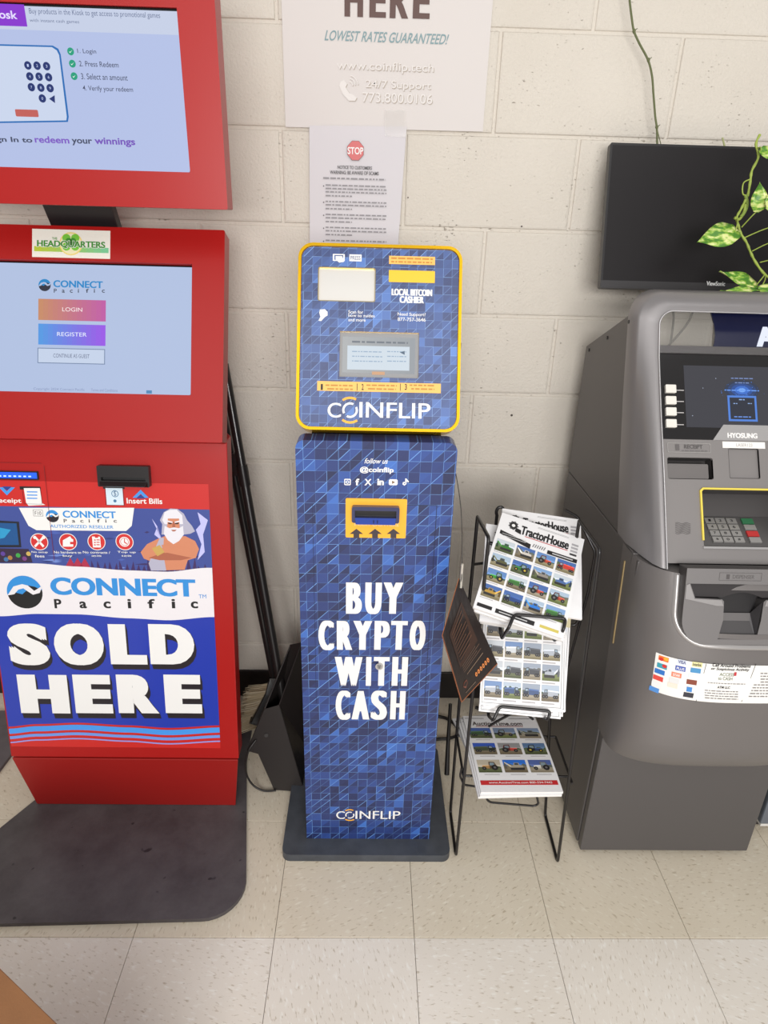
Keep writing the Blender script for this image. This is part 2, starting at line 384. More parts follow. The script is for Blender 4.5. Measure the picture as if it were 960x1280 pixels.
for x_, y_, r_ in ((639.5, 519, .0032), (510, 247, .0016), (652, 283, .002)):
    c_ = onY(x_, y_, 0); nb = MB(); nb.tube([c_+Vector((0, -.0012, 0)), c_+Vector((0, .002, 0))], r_, mat((70, 60, 54), .6, name='hole_dark'), n=9); nb.build('nail_hole', None).parent = wall
bb = MB(); bb.box((-1.9, -.006, 0), (2.1, .002, .1016), mat((26, 20, 20), .45, name='black_vinyl_base'))
struct(bb.build('baseboard_back', bevel=.002))

# ------------------------------------------------------------------ floor
fb = MB(); fb.box((-1.9, -3.5, -.08), (2.1, .1, -.0035), mat((70, 60, 50), .8, name='tile_joint'))
floor = struct(fb.build('floor'))
tb = bmesh.new(); g = .0005; s = .3048
lo = [tb.verts.new(p) for p in ((g, g, -.003), (s-g, g, -.003), (s-g, s-g, -.003), (g, s-g, -.003))]
e = .0008
mi_ = [tb.verts.new(p) for p in ((g, g, -.0006), (s-g, g, -.0006), (s-g, s-g, -.0006), (g, s-g, -.0006))]
hi = [tb.verts.new(p) for p in ((g+e, g+e, 0), (s-g-e, g+e, 0), (s-g-e, s-g-e, 0), (g+e, s-g-e, 0))]
for a, b_ in ((lo, mi_), (mi_, hi)):
    for k in range(4): tb.faces.new((a[k], a[(k+1) % 4], b_[(k+1) % 4], b_[k]))
tb.faces.new(hi); tme = bpy.data.meshes.new('tile'); tb.to_mesh(tme); tb.free(); tme.materials.append(M_TILE)
for i in range(-5, 7):
    for j in range(-8, 3):
        o = bpy.data.objects.new('tile', tme); col.objects.link(o); o.parent = floor
        o.location = (-.204+.3048*i, -.8048+.3048*j, random.uniform(-.0003, 0))

# ------------------------------------------------------------------ rubber mats
def slab(name, pts, z0, z1, m, bev=.003):
    pl = Pl((0, 0, 0), (1, 0, 0), (0, 1, 0)); b = MB(); b.prism(pl, pts, z0, z1, m); return b.build(name, bevel=bev)
def arcpts(cx, cy, r, a0, a1, n=8): return [(cx+r*math.cos(math.radians(a0+(a1-a0)*i/n)), cy+r*math.sin(math.radians(a0+(a1-a0)*i/n))) for i in range(n+1)]
pts = arcpts(-.372, -.685, .085, 270, 366) + [(-.352, -.30), (-.362, -.12), (-.86, -.10), (-.86, -.40), (-1.06, -.79)]
tag(slab('rubber_mat', pts, 0.0003, .0105, M_RUB), 'dark grey scuffed rubber mat with rounded corner under the red kiosk', 'mat')
tag(slab('rubber_mat', [(-1.6, -.60), (-1.24, -.60), (-1.03, -.345), (-1.02, -.10), (-1.6, -.10)], 0.0003, .010, mat((92, 86, 90), .55, name='grey_rubber', bump=.2, var=.12)),
    'grey mat edge on the floor at the left, behind the red kiosk base', 'mat')

# ------------------------------------------------------------------ red kiosk
RED = mat((166, 22, 20), .34, coat=.0, spec=.4, name='red_powder_coat', bump=.12, bscale=900)
RED_D = mat((150, 22, 18), .42, coat=.1, name='red_plinth_coat', bump=.12, bscale=900)
K = thing('redemption_kiosk', 'tall red kiosk with two lit screens and a blue SOLD HERE panel', 'kiosk', (-.62, -.30, .0105))
b = MB()   # plinth
V = [(-.872, -.46, .0106), (-.353, -.46, .0106), (-.42, -.14, .0106), (-.82, -.14, .0106), (-.905, -.462, .17), (-.336, -.462, .17), (-.42, -.12, .17), (-.82, -.12, .17)]
b.add(V, [(0, 1, 5, 4), (1, 2, 6, 5), (2, 3, 7, 6), (3, 0, 4, 7), (4, 5, 6, 7), (3, 2, 1, 0)], RED_D); b.build('plinth', K, .002)
BP = Pl((-.905, -.463, .175), VX, (0, .124, .80))           # front face of the body
hh = math.hypot(.124, .80)
b = MB(); bw = .571
V = [BP.pt(0, 0), BP.pt(bw, 0), Vector((-.43, -.11, .175)), Vector((-.81, -.11, .175)), BP.pt(0, hh), BP.pt(bw, hh), Vector((-.43, -.11, .975)), Vector((-.81, -.11, .975))]
V2 = [BP.pt(bw, 0)+Vector((0, .045, 0)), BP.pt(bw, hh)+Vector((0, .045, 0)), BP.pt(0, 0)+Vector((0, .045, 0)), BP.pt(0, hh)+Vector((0, .045, 0))]
V += V2
b.add(V, [(0, 1, 5, 4), (1, 8, 9, 5), (8, 2, 6, 9), (2, 3, 7, 6), (3, 10, 11, 7), (10, 0, 4, 11), (4, 5, 9, 6, 7, 11), (0, 10, 3, 2, 8, 1)], RED)
b.build('body', K, .002)
# --- printed front
dc = MB(); d = D(dc, BP)
uR = (BP.px(254, 606)[0]+BP.px(281.5, 933)[0])/2; uL = BP.px(14.5, 934)[0]; vT = BP.px(200, 604)[1]; vB = BP.px(150, 934)[1]
def band(top, bot, h, m):       # curved printed band between two measured edges
    def ev(ps, u):
        if u <= ps[0][0]: return ps[0][1]
        for (a, b1), (c, d1) in zip(ps, ps[1:]):
            if u <= c:
                t = (u-a)/(c-a); t = t*t*(3-2*t); return b1+(d1-b1)*t
        return ps[-1][1]
    T = [BP.px(*p) for p in top]; B = [BP.px(*p) for p in bot]
    us = [uL+(uR-uL)*i/40 for i in range(41)]
    P = [(u, ev(B, u)) for u in us]+[(u, ev(T, u)) for u in reversed(us)]
    dc.poly(BP, P, h, m)
PRED = mat((200, 36, 32), .33, coat=.2, name='printed_red')
dc.rect(BP, uL, vB, uR, vT, .0006, PRED)
w_top = [(0, 704), (45, 704), (97, 708), (161, 712.7), (207, 714.4), (262, 709.5)]
b_top = [(0, 770), (48, 767), (97, 767.6), (161, 772.5), (210, 775), (268, 771)]
b_bot = [(9, 908), (48, 904.7), (97, 903), (161, 906.3), (210, 909.5), (281, 906.3)]
sh = lambda ps, dy: [(x, y+dy) for x, y in ps]
# picture band
v635 = BP.px(150, 635)[1]; PB = mat((62, 78, 150), .3, coat=.3, name='printed_indigo')
dc.rect(BP, uL, BP.px(150, 716)[1], uR, v635, .0009, PB)
rg = random.Random(3)
for k in range(46):
    u = rg.uniform(uL+.02, uR-.03); v = rg.uniform(BP.px(150, 712)[1], v635-.012); w = rg.uniform(.01, .05)
    dc.poly(BP, [(u, v), (u+w*.5, v+.003), (min(u+w, uR), v+.001), (u+w*.5, v-.002)], .0010, ink(*rg.choice([(88, 110, 185), (44, 56, 118), (74, 96, 176), (110, 135, 205), (52, 40, 96)])))
for x0 in range(100, 260, 7):   # reef along the lower edge
    d.poly([(x0, 716), (x0+2+rg.uniform(-2, 2), 695+rg.uniform(0, 12)), (x0+7, 716)], .0011, ink(58, 36, 92))
for x0 in (88, 97, 106): d.poly([(x0-8, 712), (x0, 697), (x0+9, 712)], .0012, ink(170, 40, 70))
for pts_ in ([(247, 640), (251, 655), (245, 662), (252, 680), (247, 700), (256, 690), (254, 668), (260, 650)], [(190, 648), (197, 658), (193, 668), (203, 676)]):
    d.poly(pts_, .0012, ink(190, 190, 240))
band(w_top, b_top, .0014, mat((232, 228, 232), .35, coat=.2, name='printed_white'))
band(b_top, b_bot, .0014, mat((32, 56, 168), .35, coat=.2, name='printed_blue'))
LB = mat((70, 150, 232), .35, name='printed_sky')
band(sh(b_bot, 2.5), sh(b_bot, 9), .0015, LB); band(sh(b_bot, 12), sh(b_bot, 15.5), .0015, mat((110, 150, 226), .35, name='printed_sky_thin')); band(sh(b_bot, 19), sh(b_bot, 20.6), .0015, mat((150, 150, 220), .35, name='printed_lilac'))
# picture on the left: a machine with a lit glass
d.poly([(-12, 650), (24, 652), (27, 684), (-12, 684)], .0012, ink(24, 26, 40)); d.poly([(-12, 653), (21, 654), (24, 681), (-12, 681)], .0013, ink(20, 80, 140))
d.poly([(-12, 657), (14, 662), (6, 672), (-12, 676)], .0014, ink(40, 150, 200))
d.poly([(-12, 685), (36, 686), (41, 703), (-12, 703)], .0012, ink(50, 34, 60))
for x, y, c in ((4, 692, (90, 60, 150)), (13, 697, (170, 120, 60)), (23, 694, (60, 160, 70)), (31, 698, (120, 60, 130)), (8, 699, (60, 110, 160)), (36, 692, (200, 170, 90))): d.circ(x, y, 3, .0013, ink(*c), 10)
dc.build('advertising_panel', K)
lt = MB(); d = D(lt, BP)
d.poly([(24, 634.5), (168, 634.5), (165, 657), (158, 663.5), (46, 662.5), (36, 657)], .0016, WHITE)
CB = ink(46, 140, 214); DK = ink(30, 26, 34)
def connect_logo(d, cx, cy, r, h, blue, dark, paper):
    p = d.p; c = p.px(cx, cy); R = abs(p.px(cx+r, cy)[0]-c[0])
    d.b.poly(p, circ(c[0], c[1], R, R, 30, 0, 360), h, dark)
    # upper blue half with a wave edge
    top = circ(c[0], c[1], R*1.01, R*1.01, 18, 8, 190)
    d.b.poly(p, top+[(c[0]-R*.6, c[1]+R*.0), (c[0]-R*.15, c[1]-R*.12), (c[0]+R*.1, c[1]+R*.1), (c[0]+R*.25, c[1]+R*.42), (c[0]+R*.6, c[1]+R*.35)], h+.0002, blue)
    d.b.poly(p, [(c[0]-R*1.0, c[1]-R*.2), (c[0]-R*.6, c[1]+R*.35), (c[0]-R*.1, c[1]+R*.5), (c[0]+R*.22, c[1]+R*.42), (c[0]+R*.55, c[1]+R*.1), (c[0]+R*1.05, c[1]+R*.42),
                 (c[0]+R*.85, c[1]-R*.02), (c[0]+R*.45, c[1]-R*.14), (c[0]+R*.1, c[1]+R*.12), (c[0]-R*.05, c[1]+R*.25), (c[0]-R*.35, c[1]+R*.16), (c[0]-R*.6, c[1]-R*.12)], h+.0004, paper)
connect_logo(d, 66, 645, 8, .0018, CB, DK, WHITE)
d.text('CONNECT', 79, 638.5, 145, 647.3, .0018, CB, .018, rep=2, dx=.0006)
for i, ch in enumerate('Pacific'): d.text(ch, 80+i*10.4, 648.6 if ch in 'Pif' else 649.8, 80+i*10.4+(4 if ch != 'i' else 1.4), 653, .0018, DK, .01)
d.text('AUTHORIZED RESELLER', 63, 656, 142, 660, .0018, CB, .01)
d.frame(42, 637, 54, 645, .0007, .0018, DK); d.text('F10', 44, 639, 52, 643.4, .0018, DK)
connect_logo(d, 31.5, 740, 22, .0018, CB, BLACK, mat((232, 228, 232), .35, coat=.2, name='printed_white'))
d.text('CONNECT', 64, 722.5, 244, 744.5, .0018, CB, .03, rep=3, dx=.0012)
for i, ch in enumerate('Pacific'):
    x = (68.5, 100, 130, 160, 185, 215, 239)[i]
    d.text(ch, x, 748.5 if ch in 'Pif' else 751.5, x+(4 if ch == 'i' else 8.5), 760, .0018, BLACK, .02, rep=2, dx=.001)
d.text('TM', 248.6, 742.8, 258, 747.5, .0018, CB)
SH = mat((34, 28, 34), .4, name='letter_shadow')
BIG = [('S', 11, 779, 62, 831), ('O', 68, 779, 130, 831), ('L', 137, 780, 183, 830), ('D', 187, 780, 243, 830),
       ('H', 24, 843, 86, 891), ('E', 93, 843, 140, 891), ('R', 147, 843, 198, 891), ('E', 206, 843, 252, 891)]
for q in range(5): d.letters([(c, x0+1+q*.5, y0+1+q*1.6, x1+1+q*.5, y1+q*1.6) for c, x0, y0, x1, y1 in BIG], .0016+q*.00001, SH, .05, 3, .12)
d.letters(BIG, .0019, WHITE, .05, 3, .12)
d.text('Receipt', -8, 622.5, 27, 630, .0012, WHITE, .02); d.text('Insert Bills', 158.5, 622.7, 203, 629.6, .0012, WHITE, .02)
for dx_, sg, y in ((9, -1, 614), (176, 1, 617)):
    d.poly([(dx_-10, y+5*sg), (dx_, y-5*sg), (dx_+10, y+5*sg), (dx_+5, y+5*sg), (dx_, y-0*sg), (dx_-5, y+5*sg)], .0012, ink(60, 150, 230))
    d.poly([(dx_-6, y+6*sg), (dx_, y+1*sg), (dx_+6, y+6*sg)], .0011, ink(24, 60, 140))
d.rect(25, 608, 51, 612, .0012, BLACK, .001); d.poly([(30, 610), (50, 610), (53, 629), (57, 631), (36, 632), (33, 628)], .0013, WHITE); d.frame(29, 609, 52, 630, .0007, .0014, BLACK)
for y in (614, 618, 622): d.rect(34, y, 47, y+1.4, .0015, LB)
d.rect(129, 608.5, 156, 611, .0012, BLACK, .001); d.rect(133, 610, 154, 631, .0013, ink(210, 228, 240)); d.frame(132, 609.5, 155, 631.5, .0008, .0014, BLACK)
d.circ(144, 617, 4.5, .0014, ink(70, 120, 160)); d.circ(144, 617, 3.6, .0015, ink(210, 228, 240)); d.text('$', 142.4, 613.6, 145.6, 620.4, .0016, ink(60, 100, 140)); d.circ(144, 626, 2, .0014, ink(70, 120, 160))
for i, x in enumerate((49.5, 85.5, 121, 156)):
    d.circ(x, 677, 11.2, .0016, WHITE, 28); d.circ(x, 677, 10.3, .0017, ink(206, 44, 44), 28)
    if i == 0: d.poly([(43, 671), (45, 670), (56, 682), (54, 684)], .0018, WHITE); d.poly([(54, 670), (56, 672), (45, 684), (43, 682)], .0018, WHITE); d.circ(44, 671.5, 2.2, .0019, WHITE, 10); d.circ(55, 671.5, 2.2, .0019, WHITE, 10)
    if i == 1: d.poly([(79, 675), (88, 670), (90, 673), (92, 674), (92, 683), (79, 683)], .0018, WHITE); d.rect(88, 677, 93, 680, .0019, ink(206, 44, 44))
    if i == 2:
        d.rect(116, 670.5, 126, 684, .0018, WHITE); d.rect(119, 669, 123, 672, .0019, ink(206, 44, 44))
        for y in (674, 677, 680): d.rect(118, y, 120, y+1.5, .0019, ink(206, 44, 44)); d.rect(121, y, 125, y+1.2, .0019, ink(206, 44, 44))
    if i == 3: d.circ(156, 677, 6.5, .0018, WHITE); d.circ(156, 677, 5.2, .0019, ink(206, 44, 44)); d.circ(156, 677, 4.6, .002, WHITE); d.poly([(155.5, 673), (156.5, 673), (156.5, 677), (159.5, 679), (159, 680), (155.5, 677.8)], .0021, ink(206, 44, 44))
for x0, x1, s1, s2 in ((40, 60, 'No setup', 'fees'), (68, 102, 'No hardware to', 'buy'), (104, 138, 'No contracts /', 'usage limits'), (147, 170, 'Top up', 'at any time')):
    m_ = (x0+x1)/2; d.text(s1, x0, 688.6, x1, 691.6, .0018, WHITE, .01); d.text(s2, m_-6, 693, m_+6, 696.4, .0018, WHITE, .01)
lt.build('lettering', K)
# plain stand-in for the printed figure: an old man with white hair, arms folded
fg = MB(); d = D(fg, BP)
SK, SK2, HR, HR2 = ink(206, 132, 98), ink(170, 96, 70), ink(226, 224, 232), ink(176, 174, 194)
d.poly([(205, 640), (213, 635.5), (222, 636), (230, 642), (234, 650), (240, 657), (244, 664), (238, 667), (230, 668), (202, 668), (203, 655), (200, 650)], .0012, HR2)
d.poly([(206, 640), (213, 637), (221, 637), (228, 644), (229, 655), (206, 655), (203, 650)], .00125, HR)
d.poly([(176, 690), (184, 680), (196, 674), (206, 670), (232, 670), (244, 676), (249, 686), (245, 697), (235, 700), (231, 712), (190, 713), (193, 703), (180, 698)], .0013, SK)
d.poly([(189, 713), (186, 704), (192, 690), (200, 672), (205, 672), (204, 690), (208, 713)], .00135, HR2)
d.poly([(210, 648), (224, 648), (225, 660), (220, 668), (213, 668), (209, 660)], .0014, SK)
d.poly([(209, 650), (216, 652), (216, 653.5), (209, 652)], .00145, HR); d.poly([(218, 652), (226, 650), (226, 652), (218, 653.5)], .00145, HR)
d.poly([(210, 653), (215, 653.6), (215, 655), (211, 655)], .00145, BLACK); d.poly([(219, 653.6), (224, 653), (223, 655), (219, 655)], .00145, BLACK)
d.poly([(216, 652), (218.5, 652), (219.5, 659), (215.5, 659)], .00147, SK2)
d.poly([(206, 657), (212, 660), (218, 659), (224, 660), (229, 657), (230, 668), (224, 676), (217, 680), (210, 675), (205, 667)], .0015, HR)
d.poly([(214, 662), (221, 662), (219, 664), (216, 664)], .00155, SK2)
d.poly([(180, 688), (206, 684), (232, 684), (243, 688), (240, 697), (226, 699), (200, 698), (184, 698)], .0016, SK)
d.poly([(186, 697), (206, 690), (240, 697), (226, 700), (200, 700)], .00165, SK2)
d.poly([(190, 685), (200, 681), (206, 690), (197, 695)], .0017, ink(196, 160, 86)); d.poly([(202, 681), (212, 680), (214, 690), (206, 691)], .00168, SK)
fg.build('printed_figure', K)
# devices in the front
DEV = mat((30, 26, 27), .35, name='black_plastic')
b = MB()
u0, v0, u1, v1 = D(b, BP).bx(125, 581, 189, 607)
b.plate(BP, [rr(u0, v0, u1, v1, .003), rr(u0+.008, v0+.014, u1-.008, v0+.022, .001)], .0005, .016, DEV); b.rect(BP, u0+.005, v0+.01, u1-.005, v1-.006, .004, BLACK)
V = [BP.pt(u0+.004, v0+.012, .016), BP.pt(u1-.004, v0+.012, .016), BP.pt(u1-.008, v0+.003, .026), BP.pt(u0+.008, v0+.003, .026), BP.pt(u0+.004, v0, .016), BP.pt(u1-.004, v0, .016)]
b.add(V, [(3, 2, 1, 0), (4, 5, 2, 3), (0, 4, 3), (1, 2, 5)], DEV); b.build('bill_acceptor', K, .0015)
b = MB(); u0, v0, u1, v1 = D(b, BP).bx(-14, 590, 47, 597.5)
b.plate(BP, [rr(u0-.003, v0-.003, u1+.003, v1+.003, .002), rr(u0, v0, u1, v1, .001)], .0006, .004, DEV); b.rect(BP, u0, v0, u1, v1, .001, glow(30, 80, 235, e=2.0))
for k in range(9): b.rect(BP, u0+k*.011, v0+.003, u0+k*.011+.006, v0+.006, .0013, glow(190, 215, 255, e=1.6))
b.build('receipt_slot', K)
b = MB(); u0, v0, u1, v1 = D(b, BP).bx(-14, 578, 62, 700)
for q in ((u0, v1-.001, u1-.006, v1), (u1-.001, v0, u1, v1-.006)): b.rect(BP, *q, .0024, mat((120, 16, 16), .5, name='panel_seam'))
b.build('panel_seam', K)
# head with the lower screen
HP = Pl((-.900, -.377, .985), VX, (0, .166, .41)); hw = .565; hl = math.hypot(.166, .425)
b = MB(); d = D(b, HP)
sx1, sv1 = HP.px(240, 330); sv0 = HP.px(240, 494)[1]; sx0 = hw-sx1
for i_, m_ in ((0, RED),):
    b.plate(HP, [rr(0, 0, hw, hl, .004, 3), [(sx0, sv0), (sx1, sv0), (sx1, sv1), (sx0, sv1)]], -.045, 0, RED)
V = [HP.pt(0, 0, -.045), HP.pt(hw, 0, -.045), HP.pt(hw, hl, -.045), HP.pt(0, hl, -.045), Vector((-.82, -.10, .985)), Vector((-.42, -.10, .985)), Vector((-.42, -.10, 1.37)), Vector((-.82, -.10, 1.37))]
b.add(V, [(1, 0, 4, 5), (2, 1, 5, 6), (3, 2, 6, 7), (0, 3, 7, 4), (4, 7, 6, 5)], RED)
b.build('screen_housing', K, .0025)
b = MB(); b.prism(HP, [(sx0-.01, sv0-.01), (sx1+.01, sv0-.01), (sx1+.01, sv1+.01), (sx0-.01, sv1+.01)], -.03, -.012, mat((12, 12, 14), .1, name='screen_glass'))
HS = Pl(HP.pt(0, 0, -.0115), HP.ex, HP.ey); d = D(b, HS)
def scr_grad(d, x0, y0, x1, y1, c0, c1, h, e=1, n=14):
    a = d.bx(x0, y0, x1, y1)
    for i in range(n):
        t = i/(n-1); c = tuple(c0[k]+(c1[k]-c0[k])*t for k in range(3))
        d.b.rect(d.p, a[0]+(a[2]-a[0])*i/n, a[1], a[0]+(a[2]-a[0])*(i+1)/n, a[3], h, glow(*[round(q) for q in c], e=e))
b.rect(HS, sx0, sv0, sx1, sv1-.0035, .0002, glow(194, 211, 245, e=.82))
b.build('touch_screen', K)
b = MB(); d = D(b, HS); GB = glow(46, 150, 220, e=.8); GD = glow(50, 54, 70, e=.8); GP = glow(194, 211, 245, e=.82)
connect_logo(d, 56, 356.5, 7.6, .0006, GB, GD, GP)
d.text('CONNECT', 67, 351, 128.5, 359.8, .0006, GB, .02, rep=2, dx=.0006)
for i, ch in enumerate('Pacific'): d.text(ch, 67.5+i*10, 361 if ch in 'Pif' else 362.2, 67.5+i*10+(3.6 if ch != 'i' else 1.3), 366, .0006, GD, .01)
scr_grad(d, 48, 374.5, 132.4, 401, (214, 150, 112), (206, 100, 176), .0005, .85); scr_grad(d, 48, 405.5, 132, 431.6, (90, 160, 236), (160, 92, 240), .0005, .9)
d.text('LOGIN', 78, 384.5, 103, 389.5, .0007, glow(250, 235, 235), .0); d.text('REGISTER', 71.5, 415.5, 108.5, 420.5, .0007, glow(235, 240, 255), .0)
d.rect(47, 435.6, 131.4, 454.8, .0005, glow(130, 150, 185, e=.8)); d.rect(48, 436.6, 130.4, 453.8, .0006, glow(212, 226, 250, e=.85))
d.text('CONTINUE AS GUEST', 66.8, 442.5, 112, 447.4, .0007, glow(110, 120, 150, e=.8))
d.text('Copyright 2024 Connect Pacific', 42, 485, 106, 489, .0007, glow(150, 165, 205, e=.8)); d.text('Terms and Conditions', 114, 486, 147, 489.6, .0007, glow(150, 165, 205, e=.8)); d.rect(183, 488, 190, 492, .0007, glow(90, 150, 200, e=.8))
b.build('screen_image', K)
b = MB(); d = D(b, HP)   # sticker
a = d.bx(40.5, 287.5, 138, 322.6); b.prism(HP, [(a[0], a[1]), (a[2], a[1]), (a[2], a[3]), (a[0], a[3])], .0002, .0012, mat((238, 236, 226), .3, coat=.3, name='sticker_vinyl'))
G1, G2, G3 = ink(116, 196, 60), ink(150, 210, 100), ink(60, 140, 44)
a = d.bx(43, 309, 136, 315.5); n = 10
for i in range(n):
    t = i/(n-1); t = 1-t; b.rect(HP, a[0]+(a[2]-a[0])*i/n, a[1], a[0]+(a[2]-a[0])*(i+1)/n, a[3], .0014, ink(round(120+t*60), 200, round(60+90*(1-t))))
d.circ(89, 305, 14.5, .0015, ink(236, 214, 120)); d.circ(89, 305, 13, .0016, ink(236, 232, 190))
for dx_, dy_ in ((-5.5, -6), (5.5, -6), (-5.5, 4.5), (5.5, 4.5)):
    d.circ(89+dx_, 304+dy_, 5.2, .0017, G1); d.circ(89+dx_*.5, 304+dy_*.4, 3.8, .0018, G3)
d.text('HEADQUARTERS', 46.2, 301, 132.6, 311.6, .0019, WHITE, .075); d.text('HEADQUARTERS', 47, 301.6, 131.8, 311, .0021, G3, .02, rep=2, dx=.0007); d.text('THE', 65.5, 297, 72, 300, .0021, G3, .01)
b.build('headquarters_sticker', K)
# neck and upper display
b = MB()
V = []
for Y, z, x0, x1 in ((-.155, 1.36, -.715, -.572), (-.215, 1.48, -.722, -.575), (-.30, 1.50, -.722, -.575)):
    V += [(x0, Y, z), (x1, Y, z), (x1, Y+.03, z), (x0, Y+.03, z)]
F = []
for i in (0, 4):
    for k in range(4): F.append((i+k, i+(k+1) % 4, i+4+(k+1) % 4, i+4+k))
F += [(3, 2, 1, 0), (8, 9, 10, 11)]
b.add(V, F, mat((34, 28, 30), .4, name='black_steel')); b.build('neck', K, .002)
UPP = Pl((-.62, -.36, 1.446), VX, VZ); uw = .325
b = MB(); ux1 = UPP.px(229, 110)[0]; uv0 = UPP.px(120, 212)[1]; uv1 = UPP.px(120, 6)[1]
b.plate(UPP, [rr(-uw, 0, uw, uv1+.085, .003, 3), [(-ux1, uv0), (ux1, uv0), (ux1, uv1), (-ux1, uv1)]], -.05, 0, RED); b.rect(UPP, -uw+.002, .002, uw-.002, uv1+.08, -.049, RED)
b.build('upper_display_housing', K, .0025)
b = MB(); b.prism(UPP, [(-ux1-.01, uv0-.01), (ux1+.01, uv0-.01), (ux1+.01, uv1+.01), (-ux1-.01, uv1+.01)], -.03, -.006, mat((12, 12, 14), .1, name='screen_glass'))
b.rect(UPP, -ux1, uv0, ux1, uv1-.004, -.0055, glow(196, 210, 250, e=.82)); b.build('upper_screen', K)
b = MB(); US = Pl(UPP.pt(0, 0, -.0052), UPP.ex, UPP.ey); d = D(b, US)
a = d.bx(0, 5, 219, 40); b.rect(US, -ux1, a[1], ux1, uv1-.004, .0002, glow(212, 222, 246, e=.85))
a = d.bx(-40, 4.5, 32, 32); b.rect(US, *a, .0004, glow(150, 56, 226, e=.8)); d.text('Kiosk', -14, 13, 21.5, 23.5, .0006, glow(230, 220, 255), .02)
TX = glow(120, 134, 170, e=.75)
d.text('Buy products in the Kiosk to get access to promotional games', 37, 13, 200, 22, .0006, TX); d.text('with instant cash games', 37.5, 24.3, 99, 29.5, .0006, TX)
GBL = glow(40, 120, 200, e=.8)
d.poly([(-10, 55), (66, 57), (73, 61), (76, 68), (86, 146), (85, 152.5), (-10, 154)], .0003, GBL); d.poly([(-10, 57), (65, 59), (71, 63), (74, 69), (83.6, 146), (83, 150.5), (-10, 152)], .0004, glow(216, 228, 252, e=.86))
DB = glow(40, 60, 130, e=.7)
for i, (x, y) in enumerate(((112, 262), (149, 263), (187, 265), (120, 306), (157, 307), (195, 309), (126, 349), (164, 351), (201, 353), (170, 394))):
    d.circ(x/3.2, y/3.2, 4.6, .0006, DB, 14); d.text('1234567890'[i], x/3.2-1, y/3.2-1.7, x/3.2+1, y/3.2+1.7, .0007, glow(200, 215, 250))
d.poly([(61.5, 123.5), (68.5, 119), (69, 129)], .0006, DB)
d.rect(19.5, 137, 48, 146, .0006, glow(214, 106, 98, e=.8), .002)
for i, (x, y) in enumerate(((283, 206), (290, 255), (297, 305))):
    d.circ(x/3.2, y/3.2, 4.2, .0006, glow(40, 180, 140, e=.75), 16); x /= 3.2; y /= 3.2
    d.poly([(x-2.2, y), (x-.6, y+2), (x+2.2, y-1.8), (x-.6, y+.7)], .0007, glow(240, 255, 250))
T2 = glow(84, 92, 120, e=.7)
for s_, x0, y0, x1, y1 in (('1. Login', 310, 196, 385, 219), ('2. Press Redeem', 317, 246, 474, 268), ('3. Select an amount', 325, 296, 510, 320), ('4. Verify your redeem', 332, 345, 532, 371)):
    d.text(s_, x0/3.2, y0/3.2, x1/3.2, y1/3.2, .0006, T2, .004)
d.text('Sign In to', -14, 171, 40.5, 179.5, .0006, T2, .025); d.text('redeem', 43.5, 170.5, 86.5, 179, .0006, glow(140, 100, 215, e=.8), .025)
d.text('your', 90, 174, 115.5, 182, .0006, T2, .025); d.text('winnings', 118.5, 172.5, 169, 183.5, .0006, glow(130, 92, 205, e=.8), .025)
b.build('upper_screen_image', K)

# ------------------------------------------------------------------ crypto kiosk
Q = thing('crypto_kiosk', 'narrow blue triangle-patterned kiosk with gold rim reading BUY CRYPTO WITH CASH', 'kiosk', (0, -.42, 0))
b = MB(); b.prism(Pl((0, 0, 0), (1, 0, 0), (0, 1, 0)), rr(-.212, -.617, .199, -.25, .02, 6), .0003, .022, mat((68, 72, 79), .5, name='slate_steel', bump=.3, var=.2, bscale=300)); b.build('base_plate', Q, .003)
KP = Pl((-.155, -.570, .022), VX, VZ)
b = MB(); top = 1.033; W_ = .305
ol = [(0, 0), (W_, 0)] + [(W_-.017+.017*math.cos(math.radians(a)), top-.017+.017*math.sin(math.radians(a))) for a in range(0, 91, 15)] + [(.017+.017*math.cos(math.radians(a)), top-.017+.017*math.sin(math.radians(a))) for a in range(90, 181, 15)]
b.prism(KP, ol, -.045, 0, M_TRI); b.build('front_cover', Q, .0025)
b = MB(); b.box((-.118, -.526, .022), (.112, -.30, 1.05), mat((30, 42, 88), .4, name='navy_steel')); b.build('cabinet', Q, .002)
# door outline slightly recessed seam
b = MB(); sm = mat((20, 28, 62), .5, name='door_seam')
for q in ((.035, .80, .045, .803), ): pass
a = D(b, KP).bx(533, 610, 552, 1000)
b.rect(KP, .272, .42, .2732, .905, .0004, sm); b.rect(KP, .185, .905, .2732, .9062, .0004, sm); b.rect(KP, .030, .42, .0308, .905, .0004, sm)
b.build('door_seam', Q)
b = MB(); d = D(b, KP)
d.text('follow us', 456, 573, 485, 579.4, .0006, WHITE, .01, shear=.3); d.text('@coinflip', 450, 583.5, 492, 592, .0006, WHITE, .02, rep=2, dx=.0005)
d.rect(430.3, 598.4, 438.5, 606.4, .0006, WHITE, .002); d.rect(431.4, 599.6, 437.4, 605.2, .0007, M_TRI, .0015); d.circ(434.4, 602.4, 2.2, .0008, WHITE, 14); d.circ(434.4, 602.4, 1.2, .0009, M_TRI, 12)
d.text('f', 444.6, 598.2, 448.8, 606.6, .0006, WHITE, .03, rep=2, dx=.0008)
d.text('X', 455.8, 598.6, 464.3, 606.6, .0006, WHITE, .01, rep=2, dx=.0008); d.text('in', 471.8, 598.4, 479.6, 606.4, .0006, WHITE, .03, rep=2, dx=.0006)
d.rect(486, 599, 497, 606.4, .0006, WHITE, .003); d.poly([(490, 600.6), (490, 604.8), (494, 602.7)], .0007, ink(120, 90, 60))
d.poly([(506.4, 598), (508, 598), (511, 601.4), (510.6, 603), (508.2, 601.6), (508, 605), (505.5, 607), (503, 605.4), (503.6, 602.6), (506.2, 602), (506, 603.6), (504.8, 604.4), (505.6, 605.4), (506.6, 604.4)], .0006, WHITE)
